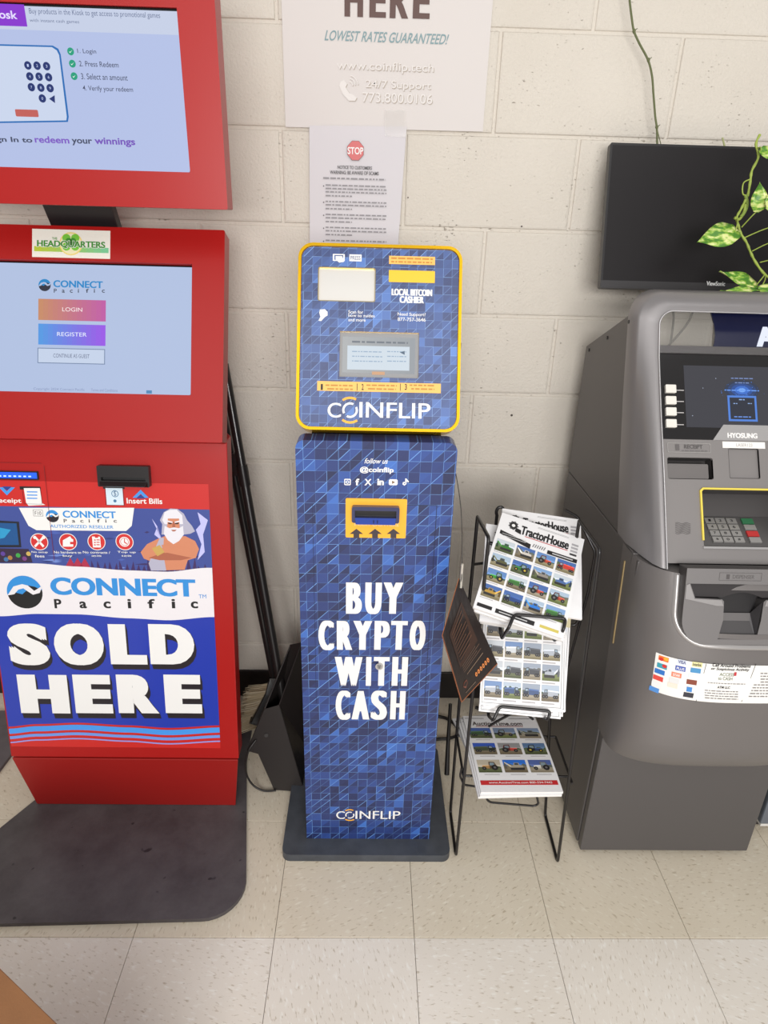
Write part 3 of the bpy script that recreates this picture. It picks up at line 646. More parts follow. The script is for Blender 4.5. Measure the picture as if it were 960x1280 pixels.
d.letters([('B', 432.5, 728, 452.5, 767), ('U', 456.5, 728, 477, 767.5), ('Y', 479, 728, 503.5, 767), ('C', 398, 775.5, 417.5, 812.5), ('R', 421, 776, 440.5, 812), ('Y', 441.5, 776, 465, 812), ('P', 468, 776, 487, 812), ('T', 488.5, 776, 509, 812), ('O', 512, 775.5, 532, 812.5),
           ('W', 418.5, 821, 453, 857), ('I', 457.5, 821, 464, 857), ('T', 467, 821, 486.5, 857), ('H', 490, 821, 509.5, 857),
           ('C', 419.5, 863, 438, 899.5), ('A', 439.5, 863.5, 462, 899), ('S', 463.5, 863, 484, 899.5), ('H', 488, 863.5, 506.5, 899)], .0006, WHITE, .005, 4, .24)
b.build('lettering', Q)
ORG = mat((246, 176, 48), .35, coat=.2, name='printed_orange')
def coinflip(d, cx0, cy0, cx1, cy1, o_cx, o_r, arc, infl, h, w):
    p = d.p; a = d.bx(cx0, cy0, cx1, cy1); d.b.text(p, 'C', *a, h, WHITE, .0, rep=2, dx=w)
    c = p.px(o_cx, (cy0+cy1)/2); R = abs(p.px(o_cx+o_r, (cy0+cy1)/2)[0]-c[0])
    for a0, a1 in ((62, 208), (242, 388)): ring_arc(d.b, p, c[0], c[1], R*.72, R, a0, a1, h, WHITE)
    ring_arc(d.b, p, c[0], c[1], R*1.42, R*1.72, 62, 128, h, ORG, k=1.0); ring_arc(d.b, p, c[0], c[1], R*1.42, R*1.72, 232, 306, h, ORG, k=1.0)
    d.b.text(p, 'INFLIP', *d.bx(*infl), h, WHITE, 0, rep=2, dx=w)
b = MB(); d = D(b, KP)
coinflip(d, 420.5, 1013.8, 431, 1023.4, 437.3, 5.8, 0, (444.5, 1013.6, 500.3, 1023.4), .0006, .0006)
b.build('brand_lettering', Q)
b = MB(); d = D(b, KP); a = d.bx(432, 623, 508, 672)
b.prism(KP, rr(*a, .003, 4), .0003, .0015, mat((248, 178, 44), .35, coat=.25, name='orange_plate'))
for x in (445.5, 468.8, 491.8):
    d.poly([(x-8.5, 667), (x, 660.5), (x+8.5, 667), (x+3.6, 667), (x+3.6, 672.2), (x-3.6, 672.2), (x-3.6, 667)], .0018, ink(60, 52, 60))
d.text('INSERT CASH HERE', 443, 652.8, 498.5, 657.2, .0018, ink(250, 214, 150), .01); b.build('cash_slot_plate', Q)
b = MB(); a = D(b, KP).bx(440, 631, 499, 651); NV = mat((28, 36, 84), .25, coat=.5, name='navy_plastic')
b.plate(KP, [rr(*a, .004, 4), rr(a[0]+.006, a[1]+.011, a[2]-.006, a[3]-.008, .001, 3)], .0015, .012, NV); b.rect(KP, a[0]+.004, a[1]+.004, a[2]-.004, a[3]-.004, .003, BLACK)
V = [KP.pt(a[0]+.006, a[1]+.011, .012), KP.pt(a[2]-.006, a[1]+.011, .012), KP.pt(a[2]-.008, a[1]+.001, .022), KP.pt(a[0]+.008, a[1]+.001, .022), KP.pt(a[0]+.006, a[1]-.002, .006), KP.pt(a[2]-.006, a[1]-.002, .006)]
b.add(V, [(3, 2, 1, 0), (4, 5, 2, 3), (0, 4, 3), (1, 2, 5)], mat((44, 70, 160), .2, coat=.6, name='blue_acrylic'))
for t in (.46, .54): 
    u = a[0]+(a[2]-a[0])*t; b.box(tuple(KP.pt(u-.001, a[1]+.002, .0205)), tuple(KP.pt(u+.001, a[1]+.009, .0165)), NV)
b.build('bill_acceptor', Q, .001)
b = MB(); c = KP.px(474, 832); b.prism(KP, circ(c[0], c[1], .0085, n=24), .0005, .004, mat((190, 190, 190), .25, .9, name='chrome')); b.prism(KP, circ(c[0], c[1], .0045, n=16), .004, .006, mat((150, 150, 150), .3, .9, name='steel')); b.rect(KP, c[0]-.0005, c[1]-.003, c[0]+.0005, c[1]+.003, .0062, BLACK)
b.build('lock', Q)
# head
EP = Pl((-.156, -.545, 1.068), VX, (0, .137, .322)); el = .352; ew = .310
GOLD = mat((230, 180, 14), .24, .6, name='gold_rim')
b = MB(); b.prism(EP, rr(0, 0, ew, el, .028, 8), -.055, -.006, GOLD)
b.plate(EP, [rr(0, 0, ew, el, .028, 8), rr(.0055, .0055, ew-.0055, el-.0055, .023, 8)], -.006, .0035, GOLD); b.build('rim', Q, .003, 3)
m1 = D(b, EP).bx(398.3, 335.2, 468.5, 376); m2 = D(b, EP).bx(424.5, 415, 523.5, 472)
rc = lambda a, g=0: [(a[0]-g, a[1]-g), (a[2]+g, a[1]-g), (a[2]+g, a[3]+g), (a[0]-g, a[3]+g)]
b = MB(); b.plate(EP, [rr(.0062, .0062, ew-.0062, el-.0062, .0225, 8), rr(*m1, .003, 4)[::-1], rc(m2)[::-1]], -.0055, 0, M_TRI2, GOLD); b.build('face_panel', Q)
b = MB(); b.rect(EP, m1[0]-.003, m1[1]-.003, m1[2]+.003, m1[3]+.003, -.0045, mat((212, 210, 206), .34, .5, name='brushed_silver')); b.plate(EP, [rr(m1[0]-.0015, m1[1]-.0015, m1[2]+.0015, m1[3]+.0015, .004, 4), rr(*m1, .003, 4)], 0, .0008, mat((150, 140, 110), .3, .8, name='bronze_trim')); b.build('mirror_plate', Q)
b = MB(); b.rect(EP, m2[0]-.003, m2[1]-.003, m2[2]+.003, m2[3]+.003, -.0050, mat((138, 140, 144), .25, coat=.3, name='grey_screen_bezel')); d = D(b, EP)
scr_grad(d, 428, 421, 519, 466, (226, 229, 230), (200, 206, 212), -.0045, .6); d.rect(434, 432, 512, 462, -.0043, glow(228, 240, 250, e=.85))
for y in (438, 444, 450): d.scribble(440, y, 478, y+2, -.0041, glow(176, 200, 225, e=.8)); d.scribble(484, y, 508, y+2, -.0041, glow(176, 200, 225, e=.8))
d.rect(465, 464, 481, 468, -.0041, glow(240, 190, 150, e=.8)); d.poly([(500, 440), (506, 438), (506, 443)], -.0040, glow(120, 140, 160, e=.7)); d.scribble(440, 425.5, 510, 429, -.0041, glow(170, 178, 188, e=.5))
b.build('touch_screen', Q)
b = MB(); d = D(b, EP)
d.rect(416, 317.6, 431, 326.4, .0006, WHITE, .001); d.rect(418, 319, 429, 325, .0007, M_TRI2); d.rect(419.5, 320.3, 428, 323.8, .0008, WHITE); d.poly([(419, 324), (430, 322.5), (430, 327.5), (424, 328.5)], .0009, WHITE)
d.rect(436.7, 318.2, 452, 326.8, .0006, WHITE); d.text('PRESS', 438, 320, 450.6, 325, .0007, ink(90, 100, 140), .01)
d.poly([(400, 387), (406, 386.5), (409.5, 390), (409.5, 394.5), (406, 396.5), (401.5, 401.5), (398, 401), (400.5, 396), (399, 391)], .0006, WHITE)
d.text('Scan for', 435.4, 388, 454, 392.2, .0006, WHITE, .01); d.text('how to guides', 435.4, 392.8, 468.4, 397.6, .0006, WHITE, .01); d.text('and more', 435.4, 398, 457, 402, .0006, WHITE, .01)
d.text('Need Support?', 497, 391, 532, 396.2, .0006, WHITE, .01); d.text('877-757-3646', 497, 397.2, 532, 401.8, .0006, WHITE, .01)
d.text('LOCAL BITCOIN', 490, 361.5, 539.7, 369.8, .0006, WHITE, .01, rep=3, dx=.0009); d.text('CASHIER', 500, 370.6, 529.4, 379, .0006, WHITE, .01, rep=3, dx=.0009)
d.rect(486.3, 320.5, 543.8, 330.8, .0006, mat((248, 190, 100), .35, name='printed_apricot')); d.scribble(489, 322, 541, 325, .0008, ink(200, 130, 50)); d.scribble(489, 326.5, 540, 329.2, .0008, ink(200, 130, 50))
a = d.bx(486, 338.5, 543.5, 353.3); b.prism(EP, rr(*a, .001, 2), .0002, .0015, mat((250, 196, 50), .3, coat=.4, name='amber_window'))
d.rect(396.5, 478, 551, 490, .0006, mat((248, 190, 100), .35, name='printed_apricot'))
for s_, x in (('1', 401), ('2', 452), ('3', 506)): d.text(s_, x, 480, x+2.6, 487.6, .0008, BLACK, .02)
for x0, x1 in ((407, 442), (458, 496), (512, 544)): d.scribble(x0, 480.5, x1, 483.3, .0008, ink(190, 130, 50)); d.scribble(x0+2, 485, x1-1, 487.8, .0008, ink(190, 130, 50))
for x in (446, 500): d.rect(x, 479.5, x+.8, 488.5, .0008, BLACK)
b.build('lettering', Q)
b = MB(); d = D(b, EP); coinflip(d, 409.8, 503.5, 426, 522, 437.6, 9.8, 0, (449.5, 503.5, 537.6, 522.6), .0006, .0011); b.build('brand_lettering', Q)
b = MB(); b.box((-.13, -.50, 1.03), (.125, -.33, 1.09), mat((24, 26, 34), .5, name='black_steel')); b.box((-.12, -.44, 1.09), (.115, -.34, 1.25), mat((24, 26, 34), .5, name='black_steel')); b.build('neck_bracket', Q)
b = MB(); b.box(tuple(EP.pt(ew-.001, .163, -.016)), tuple(Vector(EP.pt(ew+.003, .175, -.016))+Vector((0, .012, 0))), DEV); b.build('side_button', Q)

# ------------------------------------------------------------------ poster and notice on the wall
WP = Pl((0, -.004, 0), VX, VZ)
PT = thing('wall_poster', 'large white paper poster reading HERE and LOWEST RATES GUARANTEED on block wall', 'poster', (0, -.004, 1.63))
PAPER = mat((216, 210, 207), .6, name='poster_paper', bump=.05)
b = MB(); nx, nz = 12, 14
P0, P1, P2, P3 = (-.222, 1.628), (.234, 1.631), (.236, 2.25), (-.224, 2.25)
class Bil:
    def __init__(s, P, y, f): s.P = P; s.y = y; s.f = f
    def pt(s, u, v, h=0):
        a, b_, c, d_ = s.P; x = (a[0]*(1-u)+b_[0]*u)*(1-v)+(d_[0]*(1-u)+c[0]*u)*v; z = (a[1]*(1-u)+b_[1]*u)*(1-v)+(d_[1]*(1-u)+c[1]*u)*v
        return Vector((x, s.y-h-s.f(u, v), z))
def paper(b, S, nx, nz, m, th=.0004):
    V = [S.pt(i/nx, j/nz, 0) for j in range(nz+1) for i in range(nx+1)]; n = len(V)
    F = [(j*(nx+1)+i, j*(nx+1)+i+1, (j+1)*(nx+1)+i+1, (j+1)*(nx+1)+i) for j in range(nz) for i in range(nx)]
    V2 = [S.pt(i/nx, j/nz, -th) for j in range(nz+1) for i in range(nx+1)]
    b.add(V, F, m, True); b.add(V2, [f[::-1] for f in F], m, True)
S1 = Bil((P0, P1, P2, P3), -.0035, lambda u, v: .0004*math.sin(9*u)*math.sin(7*v)**2)
paper(b, S1, nx, nz, PAPER); b.build('sheet', PT)
WP2 = Pl((0, -.0045, 0), VX, VZ)
b = MB(); d = D(b, WP2)
d.letters([('H', 430.6, -22, 454, 21), ('E', 461.9, -21, 482.8, 22), ('R', 487.5, -21, 511, 23), ('E', 516.5, -20, 537.8, 23.5)], .0004, ink(84, 52, 44), .015, 3, .12)
d.text('LOWEST RATES GUARANTEED!', 407, 40.2, 560, 53.2, .0004, ink(120, 150, 156), .01, shear=.28)
b.build('lettering', PT)
b = MB(); d = D(b, WP2); EM, EW = ink(172, 160, 146), mat((224, 219, 216), .5, name='raised_print')
for s_, x0, y0, x1, y1 in (('www.coinflip.tech', 421, 77.5, 542, 91.5), ('24/7 Support', 457, 101, 538.5, 113.4), ('773.800.0106', 453, 116.5, 540.5, 128.8)):
    d.text(s_, x0+.8, y0+.9, x1+.8, y1+.9, .0004, EM, .0); d.text(s_, x0, y0, x1, y1, .0006, EW, .004)
for dx_, m_, h in ((.8, EM, .0004), (0, EW, .0006)):
    c = WP2.px(443+dx_, 104+dx_); 
    pth = [WP2.px(x+dx_, y+dx_) for x, y in ((426, 102), (430, 100), (434, 105), (432, 109), (437, 117), (441, 118), (446, 122), (444, 126), (436, 126), (428, 117), (424, 107))]
    b.poly(WP2, pth, h, m_)
    for r in (.008, .014, .020): ring_arc(b, WP2, WP2.px(436, 108)[0]+dx_*.0013, WP2.px(436, 108)[1]-dx_*.0013, r, r+.0022, 10, 80, h, m_)
b.build('raised_lettering', PT)
NT = thing('notice_sheet', 'white paper notice with a red STOP octagon taped below the poster', 'notice', (-.06, -.006, 1.38))
S2 = Bil(((-.171, 1.345), (.044, 1.345), (.057, 1.636), (-.167, 1.632)), -.0075, lambda u, v: .002*(1-v)*(.5+.5*math.cos(3*u))+.0012*max(0, 1-abs(v-.25)*8))
b = MB(); paper(b, S2, 8, 16, mat((212, 208, 212), .6, name='notice_paper')); b.build('sheet', NT)
NP = Pl((0, -.0116, 0), VX, VZ); b = MB(); d = D(b, NP)
c = NP.px(444.3, 188.3); R = .0200
oc = lambda r: [(c[0]+r*math.cos(math.radians(22.5+45*k)), c[1]+r*1.05*math.sin(math.radians(22.5+45*k))) for k in range(8)]
b.poly(NP, oc(R+.0008), .0002, ink(90, 50, 50)); b.poly(NP, oc(R), .0004, ink(205, 92, 92)); d.text('STOP', 434.5, 184, 454.2, 193, .0006, WHITE, .02)
b.build('stop_sign', NT)
b = MB(); d = D(b, NP); GT = ink(70, 66, 70); GT2 = ink(130, 126, 130)
d.text('NOTICE TO CUSTOMERS', 422, 207.4, 465, 211.6, .0004, GT, .02); d.text('WARNING: BE AWARE OF SCAMS', 412.5, 213.8, 473.5, 218.2, .0004, GT, .02)
d.scribble(404, 222, 482, 225, .0004, GT2); y = 231
for n_ in (4, 3, 3, 3, 3):
    d.circ(404.5, y+1.5, .8, .0004, GT, 8)
    for k in range(n_): d.scribble(407, y, (483 if k < n_-1 else 440), y+2.6, .0004, GT2); y += 4.2
    y += 3.6
b.build('printed_text', NT)
b = MB(); TP = Pl((0, -.0125, 0), VX, VZ); q = [TP.px(*p) for p in ((481, 137), (507.5, 137), (508, 172), (481, 170))]; b.prism(TP, q, 0, .0002, mat((235, 232, 228), .08, alpha=.14, name='clear_tape')); b.build('tape', NT)

# ------------------------------------------------------------------ magazine rack
WIRE = mat((22, 19, 20), .35, coat=.2, name='black_wire')
RK = thing('magazine_rack', 'black bent-wire magazine rack standing between the blue kiosk and the grey cash machine', 'rack', (.335, -.52, 0))
r = .0038
def side(X, lean):
    return smooth_corner([(X+lean, -.475, .865), (X+lean, -.47, .40), (X, -.465, .006), (X, -.612, .006), (X-.004, -.618, .45), (X-.004, -.612, .79), (X+lean, -.475, .865)])
def smooth_corner(P, rad=.012, n=5):
    P = [Vector(p) for p in P]; out = [P[0]]
    for a, b_, c in zip(P, P[1:], P[2:]):
        d1 = (a-b_).normalized(); d2 = (c-b_).normalized(); k = min(rad, (a-b_).length/2, (c-b_).length/2)
        s_, e_ = b_+d1*k, b_+d2*k
        for i in range(n+1):
            t = i/n; out.append(s_*(1-t)**2+b_*2*t*(1-t)+e_*t*t)
    out.append(P[-1]); return out
def _front(px, py, Y): return onY(px, py, Y)
for nm, foot, fb, top_f, top_b in (('L', (570, 1070), (563, 1015), (611, 672), (597, 646)), ('R', (697, 1078), (681.5, 1019), (750, 687), (724, 651))):
    f0 = onZ(*foot, .005); fb0 = onZ(*fb, .005); tf = onY(*top_f, f0.y-.005); tbk = onY(*top_b, tf.y+.12)
    b = MB(); P = [tbk, Vector((fb0.x*.3+tbk.x*.7, fb0.y+.005, .35)), fb0, f0, tf, tbk]
    b.tube(smooth_corner(P), r, WIRE); 
    b.build('side_frame', RK)
    if nm == 'L': LF, LB_ = (f0, tf), (fb0, tbk)
    else: RF, RB_ = (f0, tf), (fb0, tbk)
def post(F, z): t = (z-F[0].z)/(F[1].z-F[0].z); return F[0]+(F[1]-F[0])*t
# curled top loop of the inner frame
b = MB(); c0 = onY(625, 640, -.43)
b.tube([c0+Vector((.008*math.cos(math.radians(a))-.0, 0, .012*math.sin(math.radians(a)))) for a in range(-40, 230, 20)]+[c0+Vector((-.006, .0, -.10))], .0036, WIRE); b.build('hook', RK)
def tier(zb, yb, zl, yt, zt, nm):
    """basket: floor wires, back wires and a front lip; yb, zl the lip, yt, zt the top of the back"""
    b = MB(); xl, xr = .262, .385
    pA = post(LF, zl+.02); pB = post(RF, zl+.02)
    P = [Vector((pA.x, pA.y+.13, zb+.02)), Vector((xl-.02, yb+.02, zb-.01)), Vector((xl-.01, yb-.004, zl-.01)), Vector((xl, yb-.012, zl+.022)), Vector((xr, yb-.012, zl+.016)), Vector((xr+.008, yb-.004, zl-.014)), Vector((xr+.02, yb+.02, zb-.01)), Vector((pB.x, pB.y+.13, zb+.02))]
    return b, P
for (lip, c_, ex_, ey_, zpost) in (
        ([(635, 786), (642, 769.5), (706, 775), (703, 789)], (.317, -.574, .785), (.943, -.255, -.216), (.333, .762, .555), .755),
        ([(616, 900), (624, 882.5), (687, 888.5), (684, 899)], (.322, -.583, .577), (.996, -.06, -.033), (.06, .547, .833), .555)):
    b = MB(); PLN = Pl(c_, ex_, ey_); P = [PLN.pt(*PLN.px(x, y), .007) for x, y in lip]; into = -PLN.n*.066
    pl_ = [post(LB_, zpost), Vector((P[0].x-.004, -.475, zpost)), P[0]+into]+P+[P[-1]+into, Vector((P[-1].x+.004, -.475, zpost)), post(RB_, zpost)]
    b.tube(smooth_corner(pl_, .008), .0034, WIRE); b.build('basket', RK)
b = MB()   # lowest tray
ya, yb_ = -.40, -.655
for F in (LF, RF): b.tube([Vector((F[0].x, -.47, .262)), Vector((F[0].x, F[0].y, .262))], .003, WIRE)
b.tube([Vector((LF[0].x, -.6, .262)), Vector((RF[0].x, -.6, .262))], .003, WIRE); b.tube([Vector((LF[0].x, -.47, .262)), Vector((RF[0].x, -.47, .262))], .003, WIRE)
L1 = [(605, 985), (609, 1000), (613, 1003), (668, 1007.5), (673, 1005), (670, 990)]
b.tube(smooth_corner([Vector((.255, -.47, .262))]+[onY(x, y, -.64) for x, y in L1]+[Vector((.39, -.47, .262))], .006), .0026, WIRE)
b.tube(smooth_corner([onY(577, 960, -.60), onY(575, 970, -.60), onY(580, 981, -.60), onY(600, 984, -.60), onY(640, 986, -.60)], .006), .0026, WIRE); b.build('lower_tray', RK)
b = MB(); q = onY(626, 908, -.55); 
b.tube(smooth_path([onY(611, 908, -.55), onY(628, 898, -.56), onY(650, 889, -.57), onY(666, 899, -.56)]), .003, WIRE); b.build('brace', RK)
b = MB(); b.tube(smooth_path([onY(722, 700, -.50), onY(722, 750, -.52), onY(725, 768, -.53), onY(718, 781, -.53), onY(704, 779, -.53)]), .0032, WIRE)
b.tube(smooth_corner([onY(706, 637, -.44), onY(722, 646, -.44), onY(744, 690, -.47), onY(735, 740, -.47), onY(705, 850, -.45)], .01), .0032, WIRE); b.build('inner_frame', RK)

# ------------------------------------------------------------------ magazines
PGS = mat((232, 230, 228), .6, name='page_edges', bump=.3, bscale=1500); CVR = mat((234, 233, 234), .38, coat=.15, name='cover_paper')
SKY = [(98, 136, 190), (126, 160, 204), (168, 188, 208), (72, 106, 168), (196, 206, 214)]
GRD = [(150, 140, 110), (120, 130, 80), (160, 150, 130), (96, 104, 70), (130, 118, 96)]
VEH = [(46, 84, 150), (176, 70, 52), (60, 112, 54), (206, 198, 190), (48, 48, 52), (180, 142, 60), (74, 104, 158), (146, 138, 130)]
def thumb(b, pl, u0, v0, u1, v1, h, rg, sky=None, veh=None, kinds=(0, 1, 2)):
    """a small printed photograph: sky, trees, ground and a machine"""
    w, t = u1-u0, v1-v0; hz = v0+t*rg.uniform(.34, .58); sk = sky or rg.choice(SKY); gr = rg.choice(GRD)
    b.rect(pl, u0, hz, u1, v1, h, ink(*sk)); b.rect(pl, u0, hz, u1, hz+(v1-hz)*.4, h+.0001, ink(*[min(255, x+24) for x in sk]))
    b.rect(pl, u0, v0, u1, hz, h, ink(*gr)); b.rect(pl, u0, v0, u1, v0+(hz-v0)*.35, h+.0001, ink(*[max(0, x-22) for x in gr]))
    n = 8; P = [(u0+w*i/n, hz+t*rg.uniform(.02, .22)) for i in range(n+1)]
    b.poly(pl, [(u0, hz), (u1, hz)]+P[::-1], h+.0002, ink(*rg.choice([(60, 80, 50), (84, 100, 70), (110, 110, 100), (50, 60, 60), (96, 104, 96)])))
    c = veh or rg.choice(VEH); s_ = rg.choice((1, -1)); X = lambda a: (u0+w*a) if s_ > 0 else (u1-w*a); k = rg.choice(kinds)
    dk, lt_ = ink(*[int(x*.55) for x in c]), ink(*[min(255, int(x*1.25)+14) for x in c]); bs = v0+t*.2; Y = lambda a: bs+t*a
    def pg(ps, dh, m): b.poly(pl, [(X(a), Y(q)) for a, q in ps], h+dh, m)
    def wheel(a, r_, hub=False):
        b.poly(pl, circ(X(a), Y(r_*.8), t*r_, t*r_, 10), h+.0006, ink(30, 28, 30)); b.poly(pl, circ(X(a), Y(r_*.8), t*r_*.4, t*r_*.4, 7), h+.0007, ink(*((196, 170, 60) if hub else (110, 108, 108))))
    if k == 0:      # tractor
        pg([(.18, .12), (.5, .1), (.5, .36), (.2, .34)], .0003, ink(*c)); pg([(.18, .26), (.5, .3), (.5, .36), (.2, .34)], .0004, lt_); pg([(.46, .1), (.8, .12), (.82, .3), (.74, .62), (.5, .64)], .0003, dk); pg([(.52, .34), (.74, .34), (.71, .56), (.54, .57)], .0004, ink(130, 150, 160))
        wheel(.72, .22, c[1] > c[0]); wheel(.26, .14, c[1] > c[0])
    elif k == 1:    # lorry with a trailer
        pg([(.06, .1), (.64, .12), (.64, .5), (.06, .46)], .0003, ink(*c)); pg([(.06, .38), (.64, .42), (.64, .5), (.06, .46)], .0004, lt_); pg([(.66, .1), (.94, .1), (.94, .3), (.86, .34), (.84, .52), (.66, .54)], .0003, dk); pg([(.7, .36), (.83, .35), (.82, .48), (.7, .49)], .0004, ink(150, 170, 186))
        for a in (.14, .26, .72, .88): wheel(a, .11)
    else:           # digger or implement
        pg([(.3, .16), (.86, .18), (.84, .34), (.7, .38), (.68, .56), (.46, .56), (.44, .36), (.3, .34)], .0003, ink(*c)); pg([(.48, .38), (.66, .38), (.64, .52), (.5, .52)], .0005, ink(60, 70, 80)); pg([(.34, .3), (.08, .62), (.04, .58), (.28, .22)], .0004, lt_); pg([(.02, .1), (.14, .08), (.1, .6), (.04, .58)], .0004, dk)
        pg([(.28, -.02), (.88, -.02), (.9, .16), (.28, .16)], .0005, ink(44, 42, 42))
MW, MH = .18, .225
def cover_tractor(b, pl, w, h, rg, full=True):
    # lay-out in page fractions, origin lower left
    R = lambda x0, y0, x1, y1: (x0*w, y0*h, x1*w, y1*h)
    b.poly(pl, circ(.17*w, .90*h, .05*w, .045*h, 9), .0004, BLACK)
    for a in range(0, 360, 40): b.poly(pl, circ(.17*w+.05*w*math.cos(math.radians(a)), .90*h+.04*h*math.sin(math.radians(a)), .012*w, n=6), .0005, ink(90, 88, 90))
    b.poly(pl, circ(.17*w, .90*h, .022*w, n=8), .0006, WHITE); b.poly(pl, [(.20*w, .845*h), (.28*w, .83*h), (.27*w, .875*h), (.21*w, .885*h)], .0007, BLACK)
    b.text(pl, 'TractorHouse', *R(.27, .835, .84, .93), .0006, BLACK, .02, rep=2, dx=.001); b.rect(pl, *R(.33, .822, .84, .829), .0006, ink(190, 40, 40))
    for y in (.955, .965): b.rect(pl, *R(.45, y, .82, y+.003), .0005, ink(150, 150, 150))
    for k in range(4): b.rect(pl, *R(.87, .79+k*.035, .95, .81+k*.035), .0005, ink(*((60, 58, 60) if k == 0 else (170, 168, 172))))
    b.poly(pl, [(.04*w, .775*h), (.42*w, .715*h), (.42*w, .765*h), (.04*w, .815*h)], .0005, BLACK); b.poly(pl, [(.62*w, .765*h), (.97*w, .765*h), (.97*w, .725*h), (.62*w, .725*h)], .0005, BLACK)
    for y in (.79, .77): b.rect(pl, *R(.07, y-.008, .36, y-.003), .0007, ink(200, 200, 200))
    b.rect(pl, *R(.68, .74, .92, .752), .0007, ink(190, 190, 190))
    for k in range(6): b.poly(pl, [((.44+k*.026)*w, .745*h), ((.452+k*.026)*w, .745*h), ((.464+k*.026)*w, .78*h), ((.452+k*.026)*w, .78*h)], .0006, ink(120, 120, 122))
    if not full: return
    for r_ in range(4):
        for c_ in range(4):
            x0 = .035+c_*.24; y0 = .595-r_*.155
            if r_ == 3: y0 -= 0
            v = {0: (56, 120, 50), 5: (46, 110, 50), 8: (60, 140, 50), 3: (200, 60, 50), 4: (90, 90, 60), 14: (40, 120, 210), 13: (40, 70, 130)}.get(r_*4+c_)
            thumb(b, pl, x0*w, y0*h, (x0+.215)*w, (y0+.122)*h, .0006, rg, veh=v)
            b.rect(pl, *R(x0, y0-.016, x0+.15, y0-.010), .0005, ink(176, 174, 176))
    b.rect(pl, *R(.03, .028, .2, .06), .0006, BLACK); b.rect(pl, *R(.24, .022, .68, .062), .0006, BLACK); b.rect(pl, *R(.74, .03, .95, .055), .0006, ink(206, 190, 90))
    b.rect(pl, *R(.28, .036, .60, .046), .0008, ink(190, 190, 190))
def cover_truck(b, pl, w, h, rg, full=True):
    R = lambda x0, y0, x1, y1: (x0*w, y0*h, x1*w, y1*h)
    b.rect(pl, *R(0, .80, 1, 1), .0004, ink(210, 200, 160)); b.rect(pl, *R(.10, .88, .5, .94), .0006, ink(40, 60, 120)); b.rect(pl, *R(.3, .82, .9, .835), .0006, ink(90, 80, 60))
    for r_ in range(4):
        for c_ in range(4):
            x0 = .045+c_*.232; y0 = .645-r_*.19
            thumb(b, pl, x0*w, y0*h, (x0+.213)*w, (y0+.15)*h, .0006, rg, sky=rg.choice([(110, 140, 186), (176, 190, 206), (150, 160, 176), (196, 202, 208)]), veh=rg.choice([(56, 80, 124), (204, 206, 210), (66, 68, 74), (172, 178, 188), (206, 210, 214)]), kinds=(1, 1, 2))
            b.rect(pl, *R(x0, y0-.028, x0+.16, y0-.016), .0005, ink(178, 174, 176))
    for q in ((.02, .02, .98, .024), (.02, .02, .025, .80), (.975, .02, .98, .80)): b.rect(pl, *R(*q), .0005, ink(110, 110, 112))
def cover_auction(b, pl, w, h, rg, full=True):
    R = lambda x0, y0, x1, y1: (x0*w, y0*h, x1*w, y1*h)
    b.text(pl, 'AuctionTime.com', *R(.10, .845, .78, .905), .0006, ink(50, 20, 24), .02); b.rect(pl, *R(.14, .828, .78, .836), .0006, ink(150, 30, 40)); ring_arc(b, pl, .42*w, .90*h, .045*w, .052*w, 0, 180, .0007, BLACK)
    b.rect(pl, *R(.02, .955, .28, .962), .0005, ink(120, 118, 120)); b.rect(pl, *R(.62, .955, .96, .962), .0005, ink(120, 118, 120))
    vs = [(60, 90, 60), (130, 120, 100), (120, 120, 110), (70, 80, 60), (190, 70, 60), (50, 70, 110), (170, 130, 80), (170, 160, 140), (215, 210, 195)]
    sk = [(70, 100, 170), (120, 140, 170), (130, 150, 180), (50, 90, 190), (150, 150, 150), (90, 120, 160), (190, 180, 160), (40, 110, 210), (80, 100, 160)]
    for r_ in range(3):
        for c_ in range(3):
            x0 = .03+c_*.325; y0 = .655-r_*.22
            thumb(b, pl, x0*w, y0*h, (x0+.29)*w, (y0+.15)*h, .0006, rg, sky=sk[r_*3+c_], veh=vs[r_*3+c_])
            b.rect(pl, *R(x0+.06, y0-.028, x0+.25, y0-.02), .0005, ink(190, 186, 188))
    b.rect(pl, *R(.02, .075, .97, .125), .0006, ink(196, 40, 44)); b.text(pl, 'www.AuctionTime.com 800-334-7443', *R(.12, .09, .9, .112), .0008, WHITE, .01)
COV = {}
